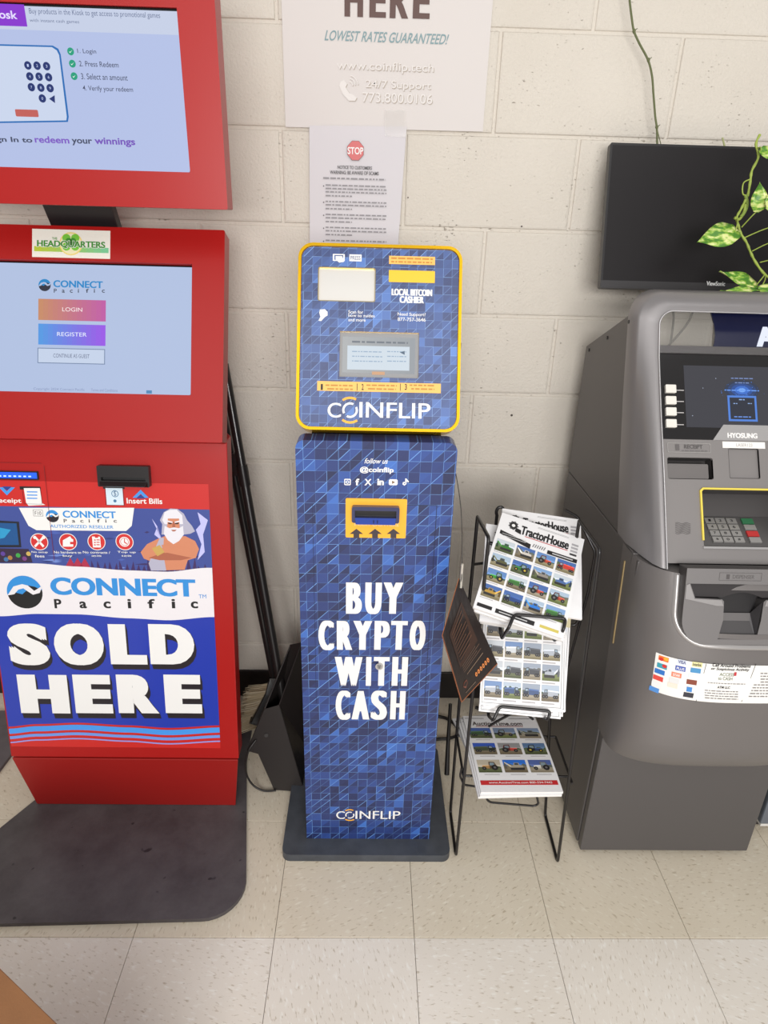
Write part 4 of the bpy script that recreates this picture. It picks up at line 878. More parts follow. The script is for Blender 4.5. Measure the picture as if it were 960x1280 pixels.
def magazine(nm, kind, label, c, ex, ey, off=(0, 0), rot=0, depth=0, th=.006, sag=.0, w=MW, h=MH, full=True, group=None, curl=0):
    ex = Vector(ex).normalized(); ey = Vector(ey); ey = (ey-ex*ey.dot(ex)).normalized(); n = ex.cross(ey)
    R3 = Matrix.Rotation(rot, 3, n); ex2, ey2 = R3 @ ex, R3 @ ey
    o = Vector(c) + ex*off[0] + ey*off[1] - n*depth - ex2*w/2 - ey2*h/2
    bend = lambda u, v: sag*math.sin(math.pi*max(0, min(1, v/h))) - curl*max(0, .22-v/h)**2*max(0, u/w)
    pl = Pl(o, ex2, ey2, bend)
    T = thing(nm, label, 'magazine', tuple(o-n*th), group)
    b = MB(); nu, nv = 4, 10
    top_ = [pl.pt(w*i/nu, h*j/nv, 0) for j in range(nv+1) for i in range(nu+1)]
    bot_ = [pl.pt(w*i/nu, h*j/nv, -th) for j in range(nv+1) for i in range(nu+1)]
    F = [(j*(nu+1)+i, j*(nu+1)+i+1, (j+1)*(nu+1)+i+1, (j+1)*(nu+1)+i) for j in range(nv) for i in range(nu)]
    b.add(top_, F, CVR, True); b.add(bot_, [f[::-1] for f in F], CVR, True)
    N = (nu+1)*(nv+1); per = [i for i in range(nu+1)]+[j*(nu+1)+nu for j in range(1, nv+1)]+[nv*(nu+1)+i for i in range(nu-1, -1, -1)]+[j*(nu+1) for j in range(nv-1, 0, -1)]
    b.add(top_+bot_, [(per[k-1], per[k-1]+N, per[k]+N, per[k]) for k in range(len(per))], PGS)
    b.build('pages', T)
    b = MB(); {'t': cover_tractor, 'k': cover_truck, 'a': cover_auction}[kind](b, pl, w, h, random.Random(hash((kind, 5)) % 1000 if False else {'t': 11, 'k': 5, 'a': 8}[kind]), full); b.build('cover_print', T)
    return pl
A_ex, A_ey = (.943, -.255, -.216), (.333, .762, .555)
c1 = Vector((.317, -.574, .785))
B_ex, B_ey = (.975, .10, -.20), (.12, .70, .70)
magazine('magazine', 't', 'TractorHouse magazine lying topmost and tilted in the upper tier, all cover photos showing', c1, A_ex, A_ey, th=.007, sag=.003, h=.232)
magazine('magazine', 't', 'TractorHouse magazine under the topmost one, same tilt, upper tier', c1, A_ex, A_ey, off=(.003, -.002), rot=.012, depth=.0078, th=.006, sag=.003, h=.232, full=False)
def posed(corners, depth):      # centre and turn of a cover lying at this depth in the tilted stack
    ex = Vector(A_ex).normalized(); ey = Vector(A_ey); ey = (ey-ex*ey.dot(ex)).normalized(); n = ex.cross(ey); p = Pl(c1-n*depth, ex, ey)
    q = [p.px(*k) for k in corners]; dx_ = q[1][0]-q[0][0]+q[2][0]-q[3][0]; dy_ = q[1][1]-q[0][1]+q[2][1]-q[3][1]
    return dict(off=(sum(k[0] for k in q)/4, sum(k[1] for k in q)/4), rot=math.atan2(dy_, dx_), depth=depth)
magazine('magazine', 't', 'TractorHouse magazine sticking up highest at the back of the upper tier', c1, A_ex, A_ey, **posed([(632, 627), (722, 641), (721, 783), (627, 770)], .020), th=.006, sag=.002, w=.172, h=.232, full=False)
magazine('magazine', 't', 'TractorHouse magazine poking out at the upper left behind the tilted ones', c1, A_ex, A_ey, **posed([(605, 650), (698, 662), (712, 800), (606, 782)], .028), th=.006, sag=.002, w=.172, h=.225, full=False)
for k in range(3):
    magazine('magazine', 't', 'white page edges of the %s magazine down in the upper tier stack' % ('fifth', 'sixth', 'lowest')[k], c1, A_ex, A_ey, **posed([(608+k, 652), (700, 664), (712-2*k, 802+4*k), (604+3*k, 782+4*k)], .0345+.0062*k), th=.0058, sag=.002, w=.172, h=.22, full=False, group='lower magazines of the upper tier stack')
T2x, T2y = (.996, -.06, -.033), (.06, .547, .833); c2 = Vector((.322, -.583, .577)); h2 = .225
magazine('magazine', 'k', 'truck magazine in front of the middle tier, rows of vehicle photos on cover', c2, T2x, T2y, off=(.0, .012), th=.006, w=.176, h=h2)
magazine('magazine', 'k', 'truck magazine second in the middle tier, shifted right of the front one', c2, T2x, T2y, off=(.006, .008), rot=.02, depth=.0066, w=.176, h=h2)
magazine('magazine', 'k', 'truck magazine third in the middle tier, its photos showing at the right edge', c2, T2x, T2y, off=(.013, .011), rot=-.04, depth=.0132, w=.176, h=h2)
for k in range(3):
    magazine('magazine', 'k', 'white page edges of the %s magazine from the front in the middle tier' % ('fourth', 'fifth', 'rearmost')[k], c2, T2x, T2y, off=(.004+.004*(k % 2), -.006+.003*k), rot=.02*(k-1), depth=.0198+.0062*k, th=.0058, w=.176, h=h2, full=False, group='rear magazines of the middle tier stack')
T3x, T3y = (.998, .046, -.034), (-.047, .998, .02); c3 = Vector((.330, -.548, .287)); 
magazine('magazine', 'a', 'AuctionTime magazine on top of the lowest tier, nine photos and red band', c3, T3x, T3y, th=.006, w=.186, h=.240, sag=.006)
magazine('magazine', 'a', 'AuctionTime magazine second in the lowest tier, red band just showing', c3, T3x, T3y, off=(-.004, -.003), rot=.015, depth=.0066, w=.186, h=.240, sag=.006)
for k in range(1):
    magazine('magazine', 'a', 'white-edged magazine at the bottom of the lowest tier', c3, T3x, T3y, off=(-.008, .002), rot=.03, depth=.0132, th=.0058, w=.186, h=.240, sag=.006, full=False)
# booklet with green letter under the stack at the left
BK = thing('booklet', 'thin white booklet with green lettering poking out left of the lowest magazines', 'booklet', (.25, -.52, .262))
c4 = onZ(598, 932, .262); pl = Pl(c4, (.97, .2, 0), (-.2, .97, 0)); b = MB(); b.prism(pl, [(-.035, -.062), (.10, -.062), (.10, .10), (-.035, .10)], 0, .004, CVR); b.build('pages', BK)
b = MB(); b.text(pl, 'E', -.028, -.05, -.012, -.022, .0045, ink(30, 150, 70), .03); b.rect(pl, -.030, .0, -.026, .09, .0045, ink(60, 60, 70)); b.build('lettering', BK)

# ------------------------------------------------------------------ hanging brochure
FL = thing('hanging_brochure', 'dark brown brochure hanging by a string beside the blue kiosk', 'brochure', tuple(onY(589, 800, -.68)))
qa, qb, qc, qd = onY(574, 723, -.655), onY(622, 830, -.635), onY(577, 878, -.70), onY(553, 795, -.735)
FQ = Quad(qc, qb, qa, qd)       # u along the short edge, v up the page
if FQ.n.dot(CAM-qa) < 0: FQ.n = -FQ.n
b = MB(); BR = mat((34, 25, 23), .4, coat=.1, name='dark_brown_card')
nu = 6
V = [FQ.pt(i/nu, j/nu, 0) for j in range(nu+1) for i in range(nu+1)]; V2 = [FQ.pt(i/nu, j/nu, -.0016) for j in range(nu+1) for i in range(nu+1)]
F = [(j*(nu+1)+i, j*(nu+1)+i+1, (j+1)*(nu+1)+i+1, (j+1)*(nu+1)+i) for j in range(nu) for i in range(nu)]
b.add(V, F, BR); b.add(V2, [f[::-1] for f in F], mat((150, 90, 50), .5, name='copper_edge'))
per = [(i, 0) for i in range(nu+1)]+[(nu, j) for j in range(1, nu+1)]+[(i, nu) for i in range(nu-1, -1, -1)]+[(0, j) for j in range(nu-1, 0, -1)]
ip = [j*(nu+1)+i for i, j in per]; Nn = (nu+1)**2
b.add(V+V2, [(ip[k-1], ip[k-1]+Nn, ip[k]+Nn, ip[k]) for k in range(len(ip))], mat((168, 100, 56), .5, name='copper_side')); b.build('card', FL)
b = MB(); CP = ink(150, 92, 60)
for q in ((0, 0, 1, .012), (0, 0, .012, 1)): b.rect(FQ, *q, .0004, CP)
b.rect(FQ, .2, .40, .8, .86, .0005, ink(62, 42, 33))
for k in range(9): b.rect(FQ, .26, .47+k*.042, .26+(.46 if k % 3 else .34), .48+k*.042, .0007, ink(104, 74, 56))
for k in range(4): b.rect(FQ, .25, .30+k*.028, .8-(k % 2)*.1, .306+k*.028, .0007, ink(120, 96, 80))
b.rect(FQ, .30, .24, .8, .248, .0007, ink(140, 120, 100))
for k in range(6): b.poly(FQ, circ(.49+k*.07, .13, .028, .028, 7), .0008, ink(226, 140, 76)); b.rect(FQ, .482+k*.07, .118, .496+k*.07, .142, .0010, BR); b.rect(FQ, .14, .06, .42, .07, .0008, ink(150, 132, 116))
b.poly(FQ, [(.13, .16), (.17, .20), (.25, .20), (.25, .15), (.2, .13), (.18, .11)], .0008, ink(120, 70, 56)); b.poly(FQ, [(.14, .16), (.175, .19), (.24, .19), (.24, .155), (.195, .138)], .0010, BR)
b.build('print', FL)
b = MB(); s0 = onY(574.5, 592, -.560); s0.x = .1515; s1_ = onY(577.5, 712, -.655); s2_ = FQ.pt(.94, .96, .0)
b.tube(smooth_path([s0, onY(576.5, 640, -.60), s1_, s2_]), .0009, mat((60, 56, 52), .5, name='cord')); b.build('string', FL)
b = MB(); b.tube([s1_+Vector((0, 0, .012)), s1_, s2_+Vector((.002, -.002, -.004))], .0026, mat((205, 200, 190), .25, .5, name='clip_metal')); b.build('clip', FL)

# ------------------------------------------------------------------ cables on the floor
CBK = mat((24, 20, 20), .45, name='black_cable')
b = MB(); b.tube(smooth_path([(.13, -.10, .02), onZ(545, 895, .006), onZ(560, 899, .006), onZ(572, 910, .006), onZ(571, 919, .006), onZ(560, 923, .006), onZ(545, 924, .006), (.12, -.22, .006)]), .0048, CBK)
tag(b.build('power_cable'), 'black power cable looping out on the floor right of the blue kiosk', 'cable')
b = MB(); b.tube([onZ(558.5, 968, .007), onY(560, 930, -.31), onY(563, 880, -.28)], [.0075, .006, .005], CBK, n=10)
tag(b.build('cable_stub'), 'thick black cable end standing between the blue kiosk and the magazine rack', 'cable')
b = MB(); rgc = random.Random(4)
b.tube(smooth_path([(.30, -.02, .07), (.42, -.03, .06), (.50, -.05, .012), (.44, -.09, .008), (.34, -.06, .008)]), .005, CBK)
tag(b.build('power_cable'), 'black cable along the wall base behind the magazine rack', 'cable')

# ------------------------------------------------------------------ broom and dustpan
BM = thing('broom', 'broom with a black handle and pale straw bristles against the wall', 'broom', (-.30, -.20, .02))
POLE = mat((34, 31, 31), .28, coat=.3, name='black_tube')
hA, hB = onY(283, 540, -.095), onY(342, 845, -.15)
b = MB(); b.tube([hA+(hA-hB)*.25, hA, hB], [.0115, .0115, .0115], POLE, n=14); b.build('handle', BM)
hd = onY(338, 905, -.20)
b = MB()
V = []; 
for t, w, th in ((0, .012, .012), (.35, .02, .016), (1, .055, .02)):
    c = hB.lerp(hd, t); V += [c+Vector((-w, -th, .02*t)), c+Vector((w, -th, -.02*t)), c+Vector((w, th, -.02*t)), c+Vector((-w, th, .02*t))]
b.add(V, [(i+k, i+(k+1) % 4, i+4+(k+1) % 4, i+4+k) for i in (0, 4) for k in range(4)]+[(8, 9, 10, 11)[::-1]], POLE); b.build('head', BM, .003)
b = MB(); BRI = [mat((202, 188, 158), .7, name='straw'), mat((176, 160, 130), .7, name='straw_dark'), mat((220, 208, 182), .7, name='straw_pale')]
rgb = random.Random(2)
pA, pB, qA, qB = onY(331, 858, -.16), onY(322, 905, -.19), onY(309, 862, -.155), onY(299, 912, -.19)
for k in range(420):
    t = rgb.random(); dpt = rgb.uniform(-.018, .018); s_ = pA.lerp(pB, t)+Vector((.012, dpt, 0)); e_ = qA.lerp(qB, t)+Vector((rgb.uniform(-.01, .004), dpt+rgb.uniform(-.006, .006), rgb.uniform(-.008, .004)))
    dn = (e_-s_).normalized(); nn = dn.cross(Vector((0, 1, 0))).normalized()*.0011
    b.add([s_-nn, s_+nn, e_+nn*.6, e_-nn*.6], [(0, 1, 2, 3)], BRI[k % 3])
core = [pA+Vector((.012, 0, 0)), qA+Vector((.006, 0, -.004)), qB+Vector((.006, 0, .006)), pB+Vector((.012, 0, 0))]
b.add([c+Vector((0, dy, 0)) for dy in (-.014, .014) for c in core], [(0, 1, 2, 3), (7, 6, 5, 4), (0, 4, 5, 1), (1, 5, 6, 2), (2, 6, 7, 3), (3, 7, 4, 0)], BRI[1])
o = b.build('bristles', BM); o['kind'] = 'stuff'
DP = thing('dustpan', 'black upright lobby dustpan with long handle leaning by the blue kiosk', 'dustpan', (-.23, -.36, 0))
BIN = mat((36, 31, 30), .42, name='black_bin_plastic', bump=.15, bscale=500)
# hopper: front face, right face going back, open top
fTL, fTR = onY(330, 884, -.335), onY(349, 881, -.345)
fBL, fBR = onY(343, 987, -.40), onY(380, 990, -.405)
fML = onY(309, 938, -.36)
bTR = onY(377, 803, -.27); bBR = Vector((-.175, -.26, .004)); bTL = onY(363, 806, -.255); bBL = Vector((-.29, -.25, .02))
fML2 = onY(323, 941, -.385)
b = MB()
fBL.z = .005; FPn = Pl(fBL, (1, -.06, 0), (0, .22, 1))
fTL, fTR, fBR, fML, fML2 = [FPn.pt(*FPn.px(*q)) for q in ((331, 886), (349, 881), (380, 990), (309, 938), (323, 942))]
fBL.z = max(.004, fBL.z); fBR.z = max(.004, fBR.z)
for (Pp, sm_) in (((fTL, fML, fML2, fBL, fBR, fTR), 0), ((fTR, fBR, bBR, bTR), 0), ((bTR, bBR, bBL, bTL), 0), ((bTL, bBL, fML, fTL), 0), ((fML, bBL, bBR, fBR, fBL, fML2), 0)):
    b.add(list(Pp), [tuple(range(len(Pp)))], BIN)
o = b.build('hopper', DP); md = o.modifiers.new('s', 'SOLIDIFY'); md.thickness = .003; md.offset = 0
b = MB(); pp = [onY(x, y, Y) for x, y, Y in ((320, 925, -.37), (311, 938, -.385), (307, 955, -.39), (309, 970, -.395), (317, 982, -.40), (330, 988.5, -.405), (345, 988, -.405))]
for p in pp: p.z = max(.004, p.z)
b.tube(smooth_path(pp), .0027, BIN); b.build('kick_loop', DP)
b = MB(); t0, t1 = onY(284, 478, -.13), onY(344, 818, -.235); t2 = onY(356, 885, -.29)
b.tube([t0+(t0-t1)*.06, t0, t1, t2], .0118, POLE, n=16); b.build('handle', DP)
b = MB(); q = t0.lerp(t1, .28); b.tube([q, q.lerp(t1, .10)], .0145, POLE, n=16); b.box(tuple(q+Vector((-.022, -.002, -.03))), tuple(q+Vector((-.010, .012, .03))), POLE); b.build('handle_grip', DP)
b = MB(); c = FPn.pt(*FPn.px(333, 918.5)); 
nF = (fTR-fTL).cross(fBL-fTL).normalized(); 
if nF.y > 0: nF = -nF
plF = Pl(c, (1, .1, 0), (0, .3, 1)); b.prism(plF, circ(0, 0, .0055, n=12), -.004, .004, BIN); b.build('pivot', DP)

# ------------------------------------------------------------------ monitor on the wall
MT = thing('monitor', 'black flat-panel monitor, switched off, mounted on the wall above the cash machine', 'monitor', (.79, -.08, 1.30))
tl = .0; 
P_bl = onY(750, 360, -.150); P_tl = onY(763, 178, -.075)
MP = Pl(P_bl, VX, (0, P_tl.y-P_bl.y, P_tl.z-P_bl.z)); mh = math.hypot(P_tl.y-P_bl.y, P_tl.z-P_bl.z); mw = .555
MBK = mat((26, 24, 26), .35, name='monitor_bezel'); SCR = mat((24, 21, 23), .34, coat=.0, spec=.3, name='matte_screen')
b = MB(); b.prism(MP, rr(0, 0, mw, mh, .004, 3), -.018, 0, MBK); b.prism(MP, [(.08, .05), (mw-.08, .05), (mw-.08, mh-.06), (.08, mh-.06)], -.04, -.018, MBK); b.build('housing', MT, .0015)
b = MB(); b.rect(MP, .005, .018, mw-.005, mh-.005, .0004, SCR); b.build('screen', MT)
b = MB(); b.rect(MP, 0, .0005, mw, .0175, .0006, mat((44, 42, 44), .4, name='lower_bezel')); D(b, MP).text('ViewSonic', 883, 351.8, 906, 357.4, .001, ink(225, 225, 225), .02, rep=2, dx=.0004)
b.rect(MP, .2705, .018, .278, .0196, .001, BLACK); b.build('lower_bezel', MT)
b = MB(); b.box((.70, -.075, 1.36), (.86, .0, 1.50), MBK); b.build('wall_bracket', MT)
b = MB(); b.tube(smooth_path([onY(835, 360, -.12), onY(836, 372, -.10), onY(842, 395, -.06), onY(838, 430, -.04)]), .003, CBK); b.build('cable', MT); b = MB(); b.tube(smooth_path([onY(860, 360, -.12), onY(862, 400, -.05), (.70, -.04, 1.1)]), .003, CBK); b.build('cable', MT)

# ------------------------------------------------------------------ vines
VST = mat((150, 168, 70), .45, name='vine_stem', bump=.3, var=.15); VS2 = mat((98, 104, 66), .6, name='old_stem', bump=.3)
V1 = thing('hanging_vine', 'bare thin green vine stem hanging on the wall above the monitor', 'vine', tuple(onY(822, 178, -.03)))
pp = [onY(x, y, -.045) for x, y in ((784, -60), (785, -30), (787, 0), (790, 25), (792.5, 39), (799, 54), (810, 75), (815, 95), (817, 120), (819, 145), (821, 160), (821.5, 178), (822, 195))]
b = MB(); b.tube(smooth_path(pp), .0024, VS2, n=8); b.build('stem', V1)
b = MB()
for x, y in ((792.5, 39), (810.5, 75), (821, 159)):
    b = MB(); c = onY(x, y, -.045); b.tube([c+Vector((-.001, 0, .004)), c, c+Vector((.001, 0, -.004))], [.0024, .0038, .0024], VS2); b.tube([c, c+Vector((.006, -.002, .005))], [.0014, .0006], VS2); b.build('node', V1)
b = MB(); b.tube([onY(821, 160, -.045), onY(826, 180, -.046)], .001, VS2); b.build('rootlet', V1)
b = MB(); b.tube([onY(903, 172, -.04), onY(906, 184, -.04)], .002, mat((170, 175, 120), .5, name='pale_shoot')); b.build('shoot', V1)
V2_ = thing('pothos_vine', 'variegated green pothos vine trailing in front of the monitor', 'plant', tuple(onY(945, 350, -.21)))
def Yv(y): return -.20-.0002*(y-187)
def vp(x, y, dy=0): return onY(x, y, Yv(y)-.02+dy)
st = [(950, 168), (945, 180), (948, 196), (940, 213), (938, 225), (935, 243), (931, 252), (926, 262), (921, 272), (923, 282), (926, 292), (933, 303), (938, 315), (944, 327), (955, 342), (968, 352)]
b = MB(); P = smooth_path([vp(x, y) for x, y in st]); b.tube(P, [.0026+.0004*math.sin(i*1.3) for i in range(len(P))], VST); b.build('stem', V2_)
b = MB(); b.tube(smooth_path([vp(938, 224), vp(930, 228), vp(928, 236), vp(929, 243), vp(933, 244)]), .0014, VST); b.build('tendril', V2_); b = MB()
b.tube(smooth_path([vp(932, 255), vp(930, 265), vp(924, 274), vp(918, 272)]), [.003]*19, VST); b.build('side_shoot', V2_); b = MB(); b.tube(smooth_path([vp(932, 244), vp(934, 256), vp(930, 266), vp(926, 271)]), .0036, mat((128, 150, 60), .5, name='sheath')); b.build('sheath', V2_)
def leaf(name, base, tip, wid, stemfrom, fold=.3, nrm=Vector((-.1, -1, .35)), parent=V2_):
    base, tip = Vector(base), Vector(tip); ax = (tip-base); Ln = ax.length; ax.normalize()
    n = (nrm - ax*nrm.dot(ax)).normalized(); sd = n.cross(ax)
    b = MB(); nl = 12; V = []; 
    prof = [0, .62, .88, .98, 1.0, .97, .90, .80, .66, .50, .33, .16, 0]
    for i in range(nl+1):
        t = i/nl
        for s_ in (-1, -.5, 0, .5, 1):
            back = -.10*Ln*(1 if i <= 1 else 0)*abs(s_)
            V.append(base + ax*(Ln*t+back) + sd*(s_*prof[i]*wid) + n*(abs(s_)*fold*wid*.6 - .10*Ln*t*t + .03*Ln*math.sin(t*7+s_)))
    F = [(i*5+k, i*5+k+1, (i+1)*5+k+1, (i+1)*5+k) for i in range(nl) for k in range(4)]
    b.add(V, F, M_LEAF, True); lf = b.build('leaf', parent); so = lf.modifiers.new('s', 'SOLIDIFY'); so.thickness = .0006
    if stemfrom is not None:
        c = MB(); m_ = (Vector(stemfrom)+base)/2+Vector((0, -.005, .004)); c.tube(smooth_path([stemfrom, m_, base]), .0013, VST); c.build('leaf_stalk', parent)
leaf('l', vp(919, 290, -.01), vp(873, 301, -.03), .027, vp(921, 272), nrm=Vector((-.1, -1, .65)), fold=.15)
leaf('l', vp(944, 358, -.01), vp(902, 337, -.03), .018, vp(956, 343), nrm=Vector((.2, -.8, .8)))
leaf('l', vp(945, 363, -.03), vp(902, 361, -.05), .009, None, nrm=Vector((.0, -.6, .8)))
leaf('l', vp(948, 262, -.02), vp(950, 228, -.04), .016, vp(927, 284), nrm=Vector((-.3, -1, .1)))
leaf('l', vp(958, 258, -.03), vp(985, 236, -.03), .022, None, nrm=Vector((.3, -1, .2)))
leaf('l', vp(951, 188, -.01), vp(975, 200, -.02), .014, vp(946, 186), nrm=Vector((0, -1, .6)))
leaf('l', vp(950, 362, -.03), vp(985, 357, -.04), .012, vp(957, 345), nrm=Vector((0, -.7, .8)))
for (x0, y0), (x1, y1) in (((931, 297), (972, 281)), ((940, 314), (972, 300)), ((950, 328), (972, 325))):
    c = MB(); c.tube(smooth_path([vp(x0, y0), vp((x0+x1)/2, (y0+y1)/2-1), vp(x1, y1, -.02)]), .0012, VST); c.build('leaf_stalk', V2_)
leaf('l', vp(972, 281, -.02), vp(1010, 300, -.03), .02, None); leaf('l', vp(972, 310, -.02), vp(1010, 330, -.03), .02, None)

# ------------------------------------------------------------------ cash machine
AT = thing('cash_machine', 'grey cash machine with keypad, screen and card stickers beside the magazine rack', 'cash machine', (.7325, -.35, 0))
CABD = mat((94, 91, 91), .42, .35, name='dark_grey_powder_coat', bump=.12, bscale=1400); CABL = mat((140, 137, 138), .36, .45, name='silver_grey_plastic', bump=.10, bscale=1600)
CABM = mat((118, 114, 113), .40, .4, name='mid_grey_plastic', bump=.10, bscale=1600); PAN = mat((136, 132, 131), .42, .3, name='fascia_grey')
XL, XR, XC = .520, .945, .7325
def tab(T, z):
    if z <= T[0][0]: return T[0][1]
    for (a, b1), (c, d1) in zip(T, T[1:]):
        if z <= c: return b1+(d1-b1)*(z-a)/(c-a)
    return T[-1][1]
YS = [(.83, -.534), (.956, -.484), (1.11, -.431), (1.286, -.380), (1.34, -.350)]
YF = [(.83, -.643), (.846, -.635), (1.0, -.545), (1.1, -.482), (1.2, -.424), (1.26, -.398), (1.30, -.388), (1.34, -.375)]
b = MB()   # lower safe
b.box((XL, -.574, .022), (XR, -.09, .832), CABD); b.build('safe', AT, .003)
b = MB(); b.box((XL+.003, -.597, .018), (XR-.002, -.5755, .826), CABD); b.build('lower_door', AT, .003)
b = MB(); b.box((XL+.02, -.57, 0.0003), (XR-.03, -.12, .022), mat((60, 48, 38), .8, name='rusty_foot')); b.build('foot', AT)
for X in (XL, XR-.004):      # side plates of the top box
    b = MB(); pz_ = [(-.09, .835), (-.09, 1.162), (-.34, 1.268), (-.378, 1.272), (-.425, 1.11), (-.478, .956), (-.527, .835)]
    V = [(X, y, z) for y, z in pz_]+[(X+.004, y, z) for y, z in pz_]; n = len(pz_)
    b.add(V, [tuple(range(n)), tuple(reversed(range(n, 2*n)))]+[(i, n+i, n+(i+1) % n, (i+1) % n) for i in range(n)], CABD); b.build('side_panel', AT)
b = MB(); b.box((XL+.004, -.40, 1.150), (XR-.004, -.09, 1.16), CABD); b.box((XL+.004, -.10, .835), (XR-.004, -.092, 1.16), CABD); b.build('top_cover', AT)
sc = mat((16, 14, 14), .4, name='screw_black')
for y, z in ((-.115, 1.158), (-.23, 1.205), (-.345, 1.255)): b = MB(); b.tube([(XL-.002, y, z), (XL+.001, y, z)], .004, sc, n=10); b.build('screw', AT)
b = MB()
hp = [onY(770, 722, -.548), onY(752, 800, -.552)]; hp = [Vector((XL-.001, -.545, .80)), Vector((XL-.001, -.565, .61))]
b.tube(hp, .0028, mat((170, 150, 110), .35, .7, name='brass_hinge')); b.build('hinge', AT)
# shell arch
b = MB(); cN = 9
def arch(x0, x1, zt, rad, zb=.834, ncol=14, ntop=12):
    P = []
    zs_ = [zb+(zt-rad-zb)*i/ncol for i in range(ncol+1)]
    for z in zs_: P.append((x0, z))
    for i in range(1, cN): a = math.radians(180-90*i/cN); P.append((x0+rad+rad*math.cos(a), zt-rad+rad*math.sin(a)))
    for i in range(ntop+1): P.append((x0+rad+(x1-x0-2*rad)*i/ntop, zt))
    for i in range(1, cN): a = math.radians(90-90*i/cN); P.append((x1-rad+rad*math.cos(a), zt-rad+rad*math.sin(a)))
    for z in reversed(zs_): P.append((x1, z))
    return P
OUT, INN = arch(XL-.001, XR+.001, 1.318, .055), arch(.562, .903, 1.284, .026)
rows = []
def crown(x): u = (x-XC)/.2125; return -.012*(1-u*u)
for t, f in ((0, -1), (0, 0), (.12, .22), (.3, .55), (.5, .82), (.72, .96), (.9, 1.0), (.97, .98), (1, .93), (1, 2)):
    row = []
    for (xo, zo), (xi, zi) in zip(OUT, INN):
        x = xo+(xi-xo)*t; z = zo+(zi-zo)*t; ys, yf = tab(YS, z), tab(YF, z)+crown(x)*.3
        if f == -1: y = ys+.05
        elif f == 2: y = yf+.035
        else: y = ys+(yf-ys)*f
        row.append(Vector((x, y, z)))
    rows.append(row)
n = len(OUT); V = [p for r_ in rows for p in r_]
F = [(i*n+k, i*n+k+1, (i+1)*n+k+1, (i+1)*n+k) for i in range(len(rows)-1) for k in range(n-1)]
b.add(V, [f[::-1] for f in F], CABL, True)
b.add(rows[0]+rows[-1], [(k, k+1, n+k+1, n+k) for k in range(n-1)], CABM)
for e_ in (0, n-1): b.add([r_[e_] for r_ in rows], [tuple(range(len(rows)))], CABM)
b.build('fascia_frame', AT)
b = MB(); GR = mat((205, 203, 205), .22, .7, name='bright_edge'); 
P = [(Vector((xi-(.0015 if xi < XC else -.0015), tab(YF, zi)+crown(xi)*.3-.001, zi))) for xi, zi in INN]; b.tube(P, .0016, GR, n=6, caps=True); b.build('edge_trim', AT)
# inner sloped fascia
FP = Pl((.565, -.6235, .846), VX, (0, .275, .449)); d0 = D(b, FP)
vW0, vW1 = FP.px(890, 434)[1], math.hypot(.275, .449)*1.0   # lower and upper edge of the header window
vB1 = FP.px(890, 443)[1]; vB0 = FP.px(840, 549)[1]
fw = .338; uq = lambda x, y: FP.px(x, y)[0]
kp = d0.bx(878, 613, 985, 684); kp = (kp[0], kp[1], min(kp[2], fw-.01), kp[3])
rs_ = d0.bx(834.5, 572, 891.5, 599); cr_ = d0.bx(911.5, 561, 949, 598)
b = MB()
b.plate(FP, [[(-.004, -.008), (fw+.004, -.008), (fw+.004, vB0), (-.004, vB0)], rr(*kp, .004, 4)[::-1], rr(*rs_, .004, 4)[::-1], rr(*cr_, .003, 4)[::-1]], -.006, 0, PAN); b.build('lower_fascia', AT)
SVL = mat((176, 174, 174), .35, .4, name='light_ledge'); b = MB(); DG = mat((74, 71, 71), .45, .2, name='recess_grey')
for a, dp in ((kp, .045), (rs_, .03)):
    o_ = rc(a); 
    for i in range(4):
        p_, q_ = o_[i], o_[(i+1) % 4]; b.add([FP.pt(*p_, -.001), FP.pt(*p_, -dp), FP.pt(*q_, -dp), FP.pt(*q_, -.001)], [(0, 1, 2, 3)], DG)
    b.poly(FP, o_, -dp, DG)
b.poly(FP, rr(*cr_, .003, 4), -.0045, PAN)
b.plate(FP, [rr(cr_[0]-.0006, cr_[1]-.0006, cr_[2]+.0006, cr_[3]+.0006, .003, 4), rr(*cr_, .003, 4)], -.004, .0003, ink(70, 66, 66))
b.prism(FP, rr(rs_[0]+.002, rs_[1]+.002, rs_[2]-.008, rs_[3]-.012, .002, 3), -.02, -.004, CABM)
b.build('recess', AT)
b = MB(); YG = mat((232, 208, 84), .35, coat=.3, name='yellow_trim')
t_ = .0035; b.prism(FP, [(kp[0]-t_, kp[1]+.012), (kp[0], kp[1]+.012), (kp[0], kp[3]-.004), (kp[0]+.004, kp[3]), (kp[2]+t_, kp[3]), (kp[2]+t_, kp[3]+t_), (kp[0]+.002, kp[3]+t_), (kp[0]-t_, kp[3]-.002)], 0, .004, YG)
b.prism(FP, [(kp[0]-.002, kp[1]-.004), (kp[2]+.002, kp[1]-.004), (kp[2]+.002, kp[1]), (kp[0]-.002, kp[1])], 0, .003, SVL)
b.build('keypad_trim', AT)
